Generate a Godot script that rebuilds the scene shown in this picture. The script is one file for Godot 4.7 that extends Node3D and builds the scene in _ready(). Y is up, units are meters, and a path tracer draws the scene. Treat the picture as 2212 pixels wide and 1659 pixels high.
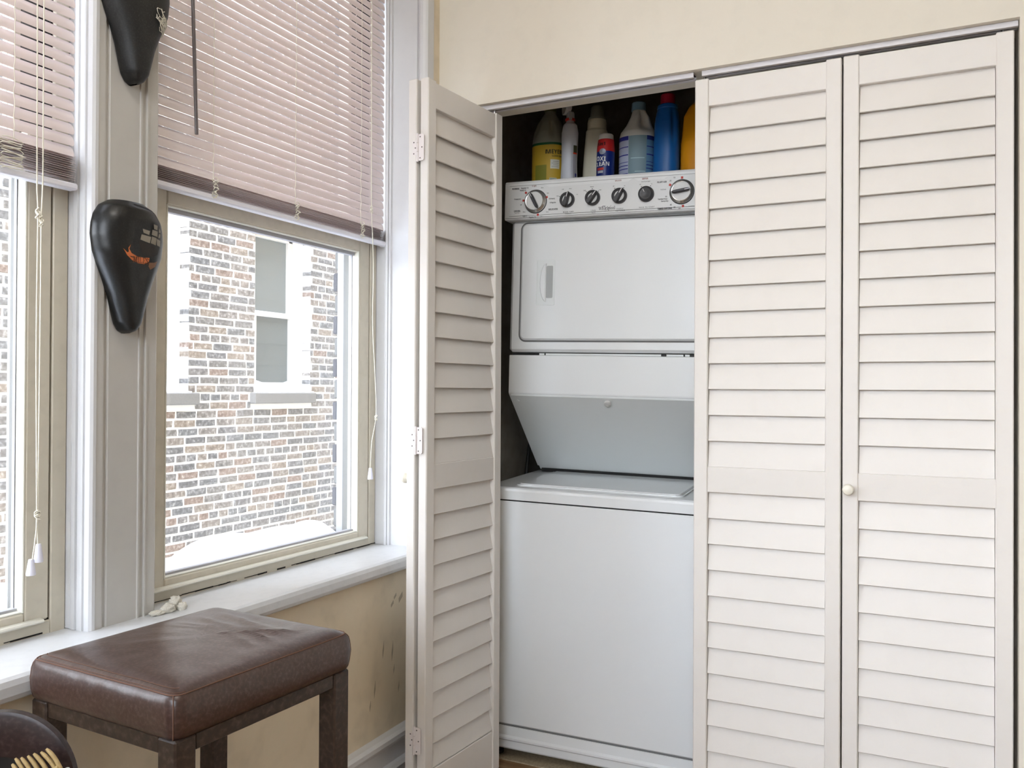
extends Node3D

const FLOOR := 0.03
const FOOT := 0.05
const CAM := Vector3(1.3954, 1.2234, 2.3)
var M := {}
var used := {}
var rng := RandomNumberGenerator.new()
var cam_basis: Basis

func _ready():
	rng.seed = 77
	# ---------------------------------------------------------------- camera, sky, exposure
	var cam := Camera3D.new()
	cam.name = "camera"
	cam_basis = Basis.from_euler(Vector3(deg_to_rad(0.3766), deg_to_rad(26.2614), deg_to_rad(0.296)))
	cam.transform = Transform3D(cam_basis, CAM)
	cam.fov = 48.447
	cam.near = 0.02
	cam.far = 100.0
	add_child(cam)
	cam.current = true
	var we := WorldEnvironment.new()
	we.name = "world_environment"
	var env := Environment.new()
	env.background_mode = Environment.BG_SKY
	var sky := Sky.new()
	var sm := ProceduralSkyMaterial.new()
	sm.sky_top_color = Color(0.90, 0.94, 1.0)
	sm.sky_horizon_color = Color(0.96, 0.98, 1.0)
	sm.sky_curve = 0.2
	sm.ground_bottom_color = Color(0.72, 0.74, 0.78)
	sm.ground_horizon_color = Color(0.85, 0.87, 0.9)
	sm.sky_energy_multiplier = 3.4
	sm.ground_energy_multiplier = 1.6
	sky.sky_material = sm
	env.sky = sky
	env.tonemap_mode = Environment.TONE_MAPPER_LINEAR
	env.tonemap_exposure = 0.80
	env.sdfgi_enabled = true
	env.ssao_enabled = true
	env.ssil_enabled = true
	we.environment = env
	add_child(we)

	materials()
	added_ceiling_lamp()
	room_shell()
	windows()
	blinds()
	closet_doors()
	laundry_machine()
	bottles()
	saddles()
	stool()
	corner_things()
	outside()

# ================================================================== naming and tagging
func numbered(parent: Node, called: String) -> String:
	var key := str(parent.get_instance_id()) + called
	var n: int = used.get(key, 0)
	used[key] = n + 1
	return called if n == 0 else "%s_%03d" % [called, n]

func put(called: String, mesh: Mesh, mat: Material, parent: Node = self, xf := Transform3D.IDENTITY) -> MeshInstance3D:
	var o := MeshInstance3D.new()
	o.name = numbered(parent, called)
	o.mesh = mesh
	o.material_override = mat
	o.transform = xf
	parent.add_child(o, true)
	return o

func obj(called: String, s: SurfaceTool, mat: Material, parent: Node = self, xf := Transform3D.IDENTITY) -> MeshInstance3D:
	return put(called, done(s), mat, parent, xf)

func done(s: SurfaceTool) -> ArrayMesh:
	s.generate_normals()
	return s.commit()

func base(called: String, xf := Transform3D.IDENTITY, parent: Node = self) -> Node3D:
	var o := Node3D.new()
	o.name = numbered(parent, called)
	o.transform = xf
	parent.add_child(o, true)
	return o

func tag(o: Node, label: String, category := "", group := "", kind := "") -> Node:
	o.set_meta("label", label)
	if category: o.set_meta("category", category)
	if group: o.set_meta("group", group)
	if kind: o.set_meta("kind", kind)
	return o

# ================================================================== mesh helpers
func st() -> SurfaceTool:
	var s := SurfaceTool.new()
	s.begin(Mesh.PRIMITIVE_TRIANGLES)
	s.set_smooth_group(-1)
	return s

func tri(s: SurfaceTool, a: Vector3, b: Vector3, c: Vector3, out: Vector3):
	if (b - a).cross(c - a).dot(out) > 0.0:
		var t := b; b = c; c = t
	s.add_vertex(a); s.add_vertex(b); s.add_vertex(c)

func quad(s: SurfaceTool, a: Vector3, b: Vector3, c: Vector3, d: Vector3, out: Vector3):
	tri(s, a, b, c, out)
	tri(s, a, c, d, out)

func box(s: SurfaceTool, lo: Vector3, hi: Vector3, bev := 0.0, xf := Transform3D.IDENTITY):
	var c := (lo + hi) * 0.5
	var h := (hi - lo) * 0.5
	s.set_smooth_group(-1)
	var bb: float = min(bev, min(h.x, min(h.y, h.z)) * 0.95)
	for ax in 3:
		for sg in [-1.0, 1.0]:
			var p: Array = []
			for q in [[-1, -1], [1, -1], [1, 1], [-1, 1]]:
				var v := Vector3.ZERO
				v[ax] = sg * h[ax]
				v[(ax + 1) % 3] = q[0] * (h[(ax + 1) % 3] - bb)
				v[(ax + 2) % 3] = q[1] * (h[(ax + 2) % 3] - bb)
				p.append(xf * (c + v))
			var o := Vector3.ZERO
			o[ax] = sg
			quad(s, p[0], p[1], p[2], p[3], xf.basis * o)
	if bb <= 0.0: return
	for ax in 3:
		var u := (ax + 1) % 3
		var w := (ax + 2) % 3
		for a in [-1.0, 1.0]:
			for b in [-1.0, 1.0]:
				var p: Array = []
				for e in [-1.0, 1.0]:
					var v1 := Vector3.ZERO
					v1[ax] = e * (h[ax] - bb); v1[u] = a * h[u]; v1[w] = b * (h[w] - bb)
					var v2 := Vector3.ZERO
					v2[ax] = e * (h[ax] - bb); v2[u] = a * (h[u] - bb); v2[w] = b * h[w]
					p.append(xf * (c + v1)); p.append(xf * (c + v2))
				var o := Vector3.ZERO
				o[u] = a; o[w] = b
				quad(s, p[0], p[1], p[3], p[2], xf.basis * o)
	for a in [-1.0, 1.0]:
		for b in [-1.0, 1.0]:
			for e in [-1.0, 1.0]:
				var sgn := Vector3(a, b, e)
				var p: Array = []
				for ax in 3:
					var v := Vector3.ZERO
					for k in 3:
						v[k] = sgn[k] * (h[k] if k == ax else h[k] - bb)
					p.append(xf * (c + v))
				tri(s, p[0], p[1], p[2], xf.basis * sgn)

# profile in x-y, extruded from z = 0 to depth, then moved by xf
func prism(s: SurfaceTool, pts: PackedVector2Array, depth: float, xf := Transform3D.IDENTITY, smooth := false, caps := true):
	var p := pts.duplicate()
	if Geometry2D.is_polygon_clockwise(p): p.reverse()
	var n := p.size()
	s.set_smooth_group(1 if smooth else -1)
	for i in n:
		var a := p[i]
		var b := p[(i + 1) % n]
		var o := Vector3((b - a).y, -(b - a).x, 0)
		quad(s, xf * Vector3(a.x, a.y, 0), xf * Vector3(b.x, b.y, 0), xf * Vector3(b.x, b.y, depth), xf * Vector3(a.x, a.y, depth), xf.basis * o)
	s.set_smooth_group(-1)
	if not caps: return
	var t := Geometry2D.triangulate_polygon(p)
	for k in range(0, t.size(), 3):
		for z in [0.0, depth]:
			tri(s, xf * Vector3(p[t[k]].x, p[t[k]].y, z), xf * Vector3(p[t[k + 1]].x, p[t[k + 1]].y, z), xf * Vector3(p[t[k + 2]].x, p[t[k + 2]].y, z), xf.basis * Vector3(0, 0, -1 if z == 0.0 else 1))

func tube(s: SurfaceTool, path: Array, r, sides := 8):
	s.set_smooth_group(2)
	var rows: Array = []
	var n := path.size()
	var up := Vector3(0.31, 0.77, 0.55)
	for i in n:
		var d: Vector3 = (path[min(i + 1, n - 1)] - path[max(i - 1, 0)]).normalized()
		var u := (up - d * up.dot(d)).normalized()
		up = u
		var w := d.cross(u)
		var rr: float = r[i] if r is Array else r
		var row: Array = []
		for k in sides:
			var a := TAU * k / sides
			row.append(path[i] + (u * cos(a) + w * sin(a)) * rr)
		rows.append(row)
	for i in n - 1:
		for k in sides:
			var k2 := (k + 1) % sides
			quad(s, rows[i][k], rows[i][k2], rows[i + 1][k2], rows[i + 1][k], (rows[i][k] + rows[i + 1][k2]) * 0.5 - (path[i] + path[i + 1]) * 0.5)
	s.set_smooth_group(-1)
	for k in sides:
		var k2 := (k + 1) % sides
		tri(s, path[0], rows[0][k], rows[0][k2], path[0] - path[1])
		tri(s, path[n - 1], rows[n - 1][k], rows[n - 1][k2], path[n - 1] - path[n - 2])

# profile [[r, y], ...] turned about y
func lathe(s: SurfaceTool, prof: Array, sides := 24, xf := Transform3D.IDENTITY, sx := 1.0, sz := 1.0):
	var g := 3
	var turn := 0.0
	for i in prof.size() - 1:
		turn += (prof[i + 1][1] - prof[i][1]) * (prof[i + 1][0] + prof[i][0])
	var flip := -1.0 if turn < 0.0 or prof.size() == 2 else 1.0
	for i in prof.size() - 1:
		if i > 0:
			var d0 := Vector2(prof[i][0] - prof[i - 1][0], prof[i][1] - prof[i - 1][1])
			var d1 := Vector2(prof[i + 1][0] - prof[i][0], prof[i + 1][1] - prof[i][1])
			if abs(d0.angle_to(d1)) > 0.6: g += 1
		s.set_smooth_group(g)
		var mid := Vector3(0, (prof[i][1] + prof[i + 1][1]) * 0.5, 0)
		var dr: float = prof[i + 1][0] - prof[i][0]
		var dy: float = prof[i + 1][1] - prof[i][1]
		for k in sides:
			var a0 := TAU * k / sides
			var a1 := TAU * (k + 1) / sides
			var p: Array = []
			for q in [[i, a0], [i, a1], [i + 1, a1], [i + 1, a0]]:
				p.append(Vector3(prof[q[0]][0] * cos(q[1]) * sx, prof[q[0]][1], prof[q[0]][0] * sin(q[1]) * sz))
			var am := (a0 + a1) * 0.5
			var o := Vector3(cos(am) * dy, -dr, sin(am) * dy) * flip
			quad(s, xf * p[0], xf * p[1], xf * p[2], xf * p[3], xf.basis * o)
	s.set_smooth_group(-1)

# rows of points joined into a smooth skin; out_from is a point inside
func skin(s: SurfaceTool, rows: Array, closed := false, grp := 1, inside = null):
	s.set_smooth_group(grp)
	for i in rows.size() - 1:
		var n: int = rows[i].size()
		for k in (n if closed else n - 1):
			var k2 := (k + 1) % n
			var a: Vector3 = rows[i][k]
			var c: Vector3 = rows[i + 1][k2]
			var o: Vector3
			if inside == null:
				o = -(rows[i][k2] - a).cross(c - a)
				if o.length() < 1e-12: o = -(c - a).cross(rows[i + 1][k] - a)
			else:
				o = (a + c) * 0.5 - inside
			quad(s, a, rows[i][k2], c, rows[i + 1][k], o)
	s.set_smooth_group(-1)

func text_mesh(t: String, size: float, font := "Droid Sans", bold := false) -> ArrayMesh:
	var tm := TextMesh.new()
	var f := SystemFont.new()
	f.font_names = PackedStringArray([font])
	if bold: f.font_weight = 700
	tm.font = f
	tm.text = t
	tm.font_size = 32
	tm.pixel_size = size / 32.0
	tm.depth = 0.0006
	tm.curve_step = 3.0
	var am := ArrayMesh.new()
	am.add_surface_from_arrays(Mesh.PRIMITIVE_TRIANGLES, tm.get_mesh_arrays())
	return am

func letters(t: String, size: float, at: Vector3, mat: Material, parent: Node, turn := Basis.IDENTITY, font := "Droid Sans", called := "lettering", bold := false):
	return put(called, text_mesh(t, size, font, bold), mat, parent, Transform3D(turn, at))

# ================================================================== materials
func std(c: Color, rough := 0.6, metal := 0.0) -> StandardMaterial3D:
	var m := StandardMaterial3D.new()
	m.albedo_color = c
	m.roughness = rough
	m.metallic = metal
	return m

func noise_tex(freq: float, seed_: int, ramp: Array, size := 512, oct := 4) -> NoiseTexture2D:
	var n := FastNoiseLite.new()
	n.noise_type = FastNoiseLite.TYPE_SIMPLEX_SMOOTH
	n.frequency = freq
	n.seed = seed_
	n.fractal_octaves = oct
	var t := NoiseTexture2D.new()
	t.width = size; t.height = size
	t.seamless = true
	t.noise = n
	if ramp.size() > 0:
		var g := Gradient.new()
		g.offsets = PackedFloat32Array(); g.colors = PackedColorArray()
		var offs := PackedFloat32Array()
		var cols := PackedColorArray()
		for e in ramp:
			offs.append(e[0]); cols.append(e[1])
		g.offsets = offs; g.colors = cols
		t.color_ramp = g
	return t

func bump(freq: float, seed_: int, strength: float, size := 512) -> NoiseTexture2D:
	var t := noise_tex(freq, seed_, [], size, 5)
	t.as_normal_map = true
	t.bump_strength = strength
	return t

func grained(c: Color, rough: float, tri_scale: float, nstrength: float, tint := 0.06, seed_ := 1, freq := 0.012) -> StandardMaterial3D:
	var m := std(Color.WHITE, rough)
	m.albedo_texture = noise_tex(freq, seed_, [[0.0, c.darkened(tint)], [0.5, c], [1.0, c.lightened(tint * 0.6)]])
	m.uv1_triplanar = true
	m.uv1_world_triplanar = true
	m.uv1_scale = Vector3.ONE * tri_scale
	if nstrength > 0.0:
		m.normal_enabled = true
		m.normal_texture = bump(0.05, seed_ + 5, 2.0)
		m.normal_scale = nstrength
	return m

func materials():
	M.wall = grained(Color(0.90, 0.873, 0.818), 0.85, 1.6, 0.06, 0.015, 3)
	M.plaster = grained(Color(0.90, 0.845, 0.745), 0.75, 1.3, 0.10, 0.06, 4)
	M.ceiling = std(Color(0.92, 0.90, 0.86), 0.9)
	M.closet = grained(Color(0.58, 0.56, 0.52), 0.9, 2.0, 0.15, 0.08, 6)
	M.trim = grained(Color(0.845, 0.845, 0.85), 0.38, 3.0, 0.06, 0.012, 8)
	M.mullion = grained(Color(0.755, 0.742, 0.72), 0.42, 2.5, 0.05, 0.015, 9)
	M.frame = grained(Color(0.80, 0.77, 0.70), 0.42, 3.0, 0.05, 0.04, 10)
	M.frame_light = std(Color(0.88, 0.87, 0.82), 0.35)
	M.sill = grained(Color(0.84, 0.845, 0.85), 0.30, 4.0, 0.10, 0.03, 11)
	M.gasket = std(Color(0.66, 0.66, 0.68), 0.6)
	M.crack = std(Color(0.10, 0.085, 0.07), 0.95)
	M.storm = std(Color(0.36, 0.36, 0.35), 0.6)
	M.casing = std(Color(0.66, 0.66, 0.65), 0.7)
	M.brick_shaded = grained(Color(0.26, 0.26, 0.28), 0.95, 8.0, 0.4, 0.2, 70, 0.03)
	M.glass = StandardMaterial3D.new()
	M.glass.transparency = BaseMaterial3D.TRANSPARENCY_ALPHA
	M.glass.albedo_color = Color(0.95, 0.97, 1.0, 0.05)
	M.glass.roughness = 0.02
	M.glass.metallic_specular = 0.5
	M.slat = std(Color(0.935, 0.90, 0.895), 0.45)
	M.slat.backlight_enabled = true
	M.slat.backlight = Color(0.62, 0.56, 0.55)
	M.rail_white = std(Color(0.92, 0.92, 0.95), 0.4)
	M.cord = std(Color(0.93, 0.91, 0.85), 0.8)
	M.tassel = std(Color(0.92, 0.92, 0.97), 0.35)
	M.wand = std(Color(0.40, 0.37, 0.37), 0.3)
	M.door = grained(Color(0.905, 0.885, 0.86), 0.48, 2.2, 0.04, 0.010, 14)
	M.hinge = std(Color(0.91, 0.88, 0.87), 0.35)
	M.screw = std(Color(0.42, 0.39, 0.38), 0.4, 0.6)
	M.knob = std(Color(0.92, 0.90, 0.84), 0.25)
	M.track = std(Color(0.88, 0.87, 0.88), 0.4)
	M.groove = std(Color(0.16, 0.12, 0.10), 0.9)
	M.enamel = std(Color(0.92, 0.93, 0.935), 0.22)
	M.enamel.clearcoat_enabled = true
	M.enamel.clearcoat = 0.5
	M.enamel.clearcoat_roughness = 0.08
	M.enamel_dull = std(Color(0.88, 0.895, 0.895), 0.4)
	M.console = std(Color(0.90, 0.905, 0.905), 0.4)
	M.console_panel = std(Color(0.87, 0.875, 0.875), 0.45)
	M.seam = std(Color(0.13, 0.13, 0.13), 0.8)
	M.soft_seam = std(Color(0.44, 0.44, 0.44), 0.7)
	M.chrome = std(Color(0.80, 0.80, 0.80), 0.22, 0.85)
	M.knob_grey = std(Color(0.25, 0.25, 0.26), 0.45)
	M.knob_white = std(Color(0.84, 0.84, 0.83), 0.4)
	M.red = std(Color(0.72, 0.18, 0.13), 0.5)
	M.ink = std(Color(0.15, 0.15, 0.16), 0.7)
	M.ink_grey = std(Color(0.52, 0.52, 0.52), 0.7)
	M.ink_red = std(Color(0.50, 0.16, 0.13), 0.7)
	M.white_ink = std(Color(0.95, 0.95, 0.95), 0.6)
	M.black = std(Color(0.04, 0.04, 0.045), 0.5)
	M.saddle = grained(Color(0.045, 0.052, 0.055), 0.34, 12.0, 0.10, 0.2, 21, 0.03)
	M.saddle_old = grained(Color(0.065, 0.068, 0.068), 0.5, 14.0, 0.25, 0.3, 22, 0.03)
	M.leather = grained(Color(0.255, 0.175, 0.15), 0.31, 7.0, 0.18, 0.22, 23, 0.03)
	M.leather.metallic_specular = 0.55
	M.thread = std(Color(0.42, 0.30, 0.24), 0.8)
	M.dark_wood = grained(Color(0.20, 0.145, 0.11), 0.42, 6.0, 0.1, 0.25, 25, 0.02)
	M.disc = grained(Color(0.14, 0.075, 0.075), 0.4, 9.0, 0.12, 0.3, 26, 0.02)
	M.bamboo = grained(Color(0.72, 0.62, 0.42), 0.5, 12.0, 0.1, 0.15, 27, 0.02)
	M.floor = std(Color.WHITE, 0.4)
	M.floor.albedo_texture = noise_tex(0.02, 31, [[0.0, Color(0.42, 0.30, 0.19)], [0.5, Color(0.54, 0.42, 0.29)], [1.0, Color(0.62, 0.50, 0.36)]])
	M.floor.uv1_triplanar = true
	M.floor.uv1_world_triplanar = true
	M.floor.uv1_scale = Vector3(0.6, 2, 5)
	M.vinyl = grained(Color(0.66, 0.60, 0.50), 0.6, 6.0, 0.1, 0.15, 33, 0.03)
	M.caulk = grained(Color(0.86, 0.84, 0.79), 0.85, 25.0, 0.6, 0.25, 34, 0.03)
	M.snow = std(Color(0.95, 0.96, 0.98), 0.9)
	M.mortar = grained(Color(0.97, 0.965, 0.955), 0.95, 3.0, 0.3, 0.03, 36, 0.03)
	M.stone = grained(Color(0.50, 0.495, 0.49), 0.95, 5.0, 0.5, 0.12, 37, 0.03)
	M.nb_frame = std(Color(0.90, 0.895, 0.885), 0.6)
	M.nb_glass = std(Color(0.50, 0.53, 0.54), 0.08)
	M.nb_glass_low = std(Color(0.42, 0.45, 0.46), 0.15)
	M.bricks = []
	var bc := [Color(0.470, 0.459, 0.454), Color(0.438, 0.444, 0.454), Color(0.495, 0.474, 0.459), Color(0.422, 0.422, 0.426), Color(0.521, 0.490, 0.464), Color(0.459, 0.459, 0.464), Color(0.525, 0.462, 0.426), Color(0.469, 0.458, 0.448), Color(0.546, 0.504, 0.463), Color(0.436, 0.433, 0.438)]
	for k in bc.size():
		var c: Color = bc[k]
		var m := std(Color.WHITE, 0.95)
		m.albedo_texture = noise_tex(0.03, 40 + k, [[0.0, c.darkened(0.2)], [0.42, c], [0.62, c.lightened(0.10)], [0.86, c.lightened(0.35)], [1.0, Color(0.90, 0.87, 0.82)]], 256, 5)
		m.uv1_triplanar = true
		m.uv1_world_triplanar = true
		m.uv1_scale = Vector3.ONE * 3.1
		m.normal_enabled = true
		m.normal_texture = bump(0.06, 60, 3.0, 256)
		m.normal_scale = 0.5
		M.bricks.append(m)

# ================================================================== the room
func bx(s: SurfaceTool, x0: float, y0: float, z0: float, x1: float, y1: float, z1: float, bev := 0.0):
	box(s, Vector3(min(x0, x1), min(y0, y1), min(z0, z1)), Vector3(max(x0, x1), max(y0, y1), max(z0, z1)), bev)

func room_shell():
	var s := st()
	bx(s, -0.37, FLOOR - 0.15, -0.165, 5.6, FLOOR, 5.3)
	tag(obj("floor", s, M.floor), "brown wooden floor in front of the closet", "floor", "", "structure")
	s = st()
	bx(s, -0.37, FLOOR - 0.15, -1.4, 2.3, FLOOR - 0.0005, -0.165)
	bx(s, 0.0, FLOOR - 0.001, -0.172, 1.75, FLOOR + 0.003, -0.1655, 0.001)
	tag(obj("floor", s, M.vinyl), "worn beige vinyl floor edge inside the closet under the washer", "floor", "", "structure")
	s = st()
	bx(s, -0.37, 3.2, -1.4, 5.6, 3.35, 5.3)
	tag(obj("ceiling", s, M.ceiling), "white ceiling of the room", "ceiling", "", "structure")
	# closet wall with its opening
	s = st()
	bx(s, 0.0, FLOOR, -0.135, 0.078, 3.2, 0.0)
	bx(s, 1.5755, FLOOR, -0.135, 5.4, 3.2, 0.0)
	bx(s, 0.078, 2.0985, -0.135, 1.5755, 3.2, 0.0)
	tag(obj("wall_back", s, M.wall), "cream painted wall around the louvered closet", "wall", "", "structure")
	# closet shell
	s = st()
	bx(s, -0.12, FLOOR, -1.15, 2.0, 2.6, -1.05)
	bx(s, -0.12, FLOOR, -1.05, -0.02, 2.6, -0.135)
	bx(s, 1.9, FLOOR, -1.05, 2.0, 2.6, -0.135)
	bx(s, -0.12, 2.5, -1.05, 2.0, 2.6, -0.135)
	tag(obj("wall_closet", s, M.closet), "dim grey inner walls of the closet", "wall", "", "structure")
	# rear and right walls, out of view; rear opening placed for frontal light
	s = st()
	bx(s, 5.4, FLOOR, 0.0, 5.55, 3.2, 5.2)  # wall out of view, set far off to keep its bounce weak
	tag(obj("wall_right", s, M.wall), "plain cream wall out of view on the right side of the room", "wall", "", "structure")
	s = st()
	bx(s, -0.37, FLOOR, 5.0, 0.15, 3.2, 5.2)
	bx(s, 2.55, FLOOR, 5.0, 5.4, 3.2, 5.2)
	bx(s, 0.15, FLOOR, 5.0, 2.55, 1.45, 5.2)
	bx(s, 0.15, 3.13, 5.0, 2.55, 3.2, 5.2)
	tag(obj("wall_front", s, M.wall), "cream wall behind the viewer with an opening for the unseen window", "wall", "", "structure")
	unseen_window("window_3", Transform3D(Basis.IDENTITY, Vector3(0.15, 1.45, 5.1)), 2.4, 1.68, "unseen wide window behind the viewer, placed to light the closet wall")  # window out of view, placed to light the closet doors from the front
	unseen_window("window_4", Transform3D(Basis(Vector3.UP, PI / 2), Vector3(-0.2, 0.8, 4.75)), 2.15, 1.95, "unseen further window in the left wall, placed to light the closet from the left")  # window out of view, placed to light the closet from the left rear
	# window wall
	s = st()
	bx(s, -0.306, FLOOR, 0.0, 0.0, 0.705, 2.3)
	bx(s, -0.306, 0.705, 0.0, 0.0, 3.2, 0.045)
	bx(s, -0.306, 0.705, 2.25, 0.0, 3.2, 2.6)
	bx(s, -0.306, 0.705, 4.75, 0.0, 3.2, 5.0)
	bx(s, -0.306, 0.705, 2.6, 0.0, 0.8, 4.75)
	bx(s, -0.306, 2.75, 2.6, 0.0, 3.2, 4.75)
	bx(s, -0.306, FLOOR, 2.3, 0.0, 0.705, 5.0)
	bx(s, -0.306, 2.66, 0.045, 0.0, 3.2, 2.25)
	bx(s, -0.306, FLOOR, -1.2, -0.12, 3.2, 0.0)
	bx(s, -0.306, 3.2, -16.0, -0.05, 8.5, 5.2)  # unseen facade above the room, placed to dim the gap outside
	bx(s, -0.306, -3.5, -16.0, -0.05, FLOOR, 5.2)
	bx(s, -0.306, FLOOR, -16.0, -0.12, 3.2, -1.2)
	var wl := obj("wall_left", s, M.plaster)
	tag(wl, "scuffed tan plaster wall below and beside the windows", "wall", "", "structure")
	# bricks of the outer reveal, seen edge on; their shade is put into the colour
	for k in 26:
		s = st()
		var y0 := 0.72 + k * 0.0676
		bx(s, -0.3085 if k % 2 == 0 else -0.3055, y0, 0.040, -0.289, y0 + 0.057, 0.128 + (0.004 if k % 2 == 0 else 0.0), 0.004)
		obj("brick", s, M.brick_shaded if k % 2 == 0 else M.storm, wl)
	# scuffs on the plaster: thin dark scrapes
	var sc := std(Color(0.70, 0.65, 0.56), 0.9)
	s = st()
	for q in [[0.60, 0.21, 0.03], [0.615, 0.235, 0.018], [0.595, 0.25, 0.02], [0.46, 0.29, 0.05], [0.44, 0.245, 0.06], [0.40, 0.235, 0.03], [0.36, 0.33, 0.05], [0.33, 0.35, 0.03], [0.34, 0.21, 0.035]]:
		var tilt := 0.6 if q[0] > 0.55 else 0.1
		prism(s, PackedVector2Array([Vector2(0, 0), Vector2(q[2] * tilt + 0.001, q[2] * 0.5), Vector2(q[2] * tilt, q[2]), Vector2(-0.0012, q[2] * 0.45)]), 0.0004, Transform3D(Basis(Vector3(0, 0, -1), Vector3(0, 1, 0), Vector3(1, 0, 0)), Vector3(0.0001, q[0], q[1])))
	obj("scuff_mark", s, sc, wl)
	# baseboard below the windows
	s = st()
	var bp := PackedVector2Array([Vector2(0, 0), Vector2(0.020, 0), Vector2(0.020, 0.100), Vector2(0.028, 0.106), Vector2(0.030, 0.118), Vector2(0.024, 0.128), Vector2(0.014, 0.132), Vector2(0.014, 0.178), Vector2(0.022, 0.186), Vector2(0.030, 0.196), Vector2(0.030, 0.208), Vector2(0.020, 0.214), Vector2(0.0, 0.217)])
	prism(s, bp, 2.25, Transform3D(Basis.IDENTITY, Vector3(0.0, FLOOR, 0.0)))
	tag(obj("baseboard_left", s, M.trim), "white moulded baseboard under the windows", "baseboard", "", "structure")

func unseen_window(called: String, xf: Transform3D, w: float, h: float, label: String):
	var wn := base(called, xf)
	var s := st()
	for k in 3:
		bx(s, (w - 0.06) * k / 2.0, 0.0, -0.03, (w - 0.06) * k / 2.0 + 0.06, h, 0.03)
	bx(s, 0.06, 0.0, -0.03, w - 0.06, 0.06, 0.03)
	bx(s, 0.06, h - 0.06, -0.03, w - 0.06, h, 0.03)
	obj("window_frame", s, M.frame_light, wn)
	s = st()
	bx(s, 0.03, 0.03, -0.003, w - 0.03, h - 0.03, 0.003)
	obj("pane", s, M.glass, wn)
	tag(wn, label, "window", "", "structure")

func added_ceiling_lamp():  # added lamp out of view, brightens the upper closet wall
	var at := Vector3(0.95, 3.2, 1.8)
	var o := base("added_ceiling_lamp", Transform3D(Basis.IDENTITY, at))
	var s := st()
	lathe(s, [[0.0, -0.03], [0.15, -0.03], [0.16, -0.02], [0.16, 0.0]], 32)
	obj("lamp_base", s, M.rail_white, o)
	s = st()
	lathe(s, [[0.0, -0.13], [0.06, -0.125], [0.11, -0.105], [0.14, -0.07], [0.145, -0.03]], 32)
	var glow := std(Color(0.95, 0.93, 0.88), 0.5)
	glow.emission_enabled = true
	glow.emission = Color(1.0, 0.93, 0.82)
	glow.emission_energy_multiplier = 1.0
	obj("lamp_shade", s, glow, o)
	var l := OmniLight3D.new()
	l.name = "added_lamp_light"
	l.position = at + Vector3(0, -0.30, 0)
	l.light_color = Color(1.0, 0.985, 0.96)
	l.light_energy = 0.65
	l.light_size = 0.14
	l.omni_range = 12.0
	l.omni_attenuation = 2.0
	l.shadow_enabled = true
	add_child(l)
	tag(o, "added flush lamp out of view, brightens the upper closet wall", "ceiling lamp")

# profile in (x, z), standing along y
func upright(s: SurfaceTool, pts: Array, y0: float, y1: float, smooth := false):
	var p := PackedVector2Array()
	for q in pts: p.append(Vector2(q[0], -q[1]))
	prism(s, p, y1 - y0, Transform3D(Basis(Vector3(1, 0, 0), Vector3(0, 0, -1), Vector3(0, 1, 0)), Vector3(0, y0, 0)), smooth)

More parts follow.
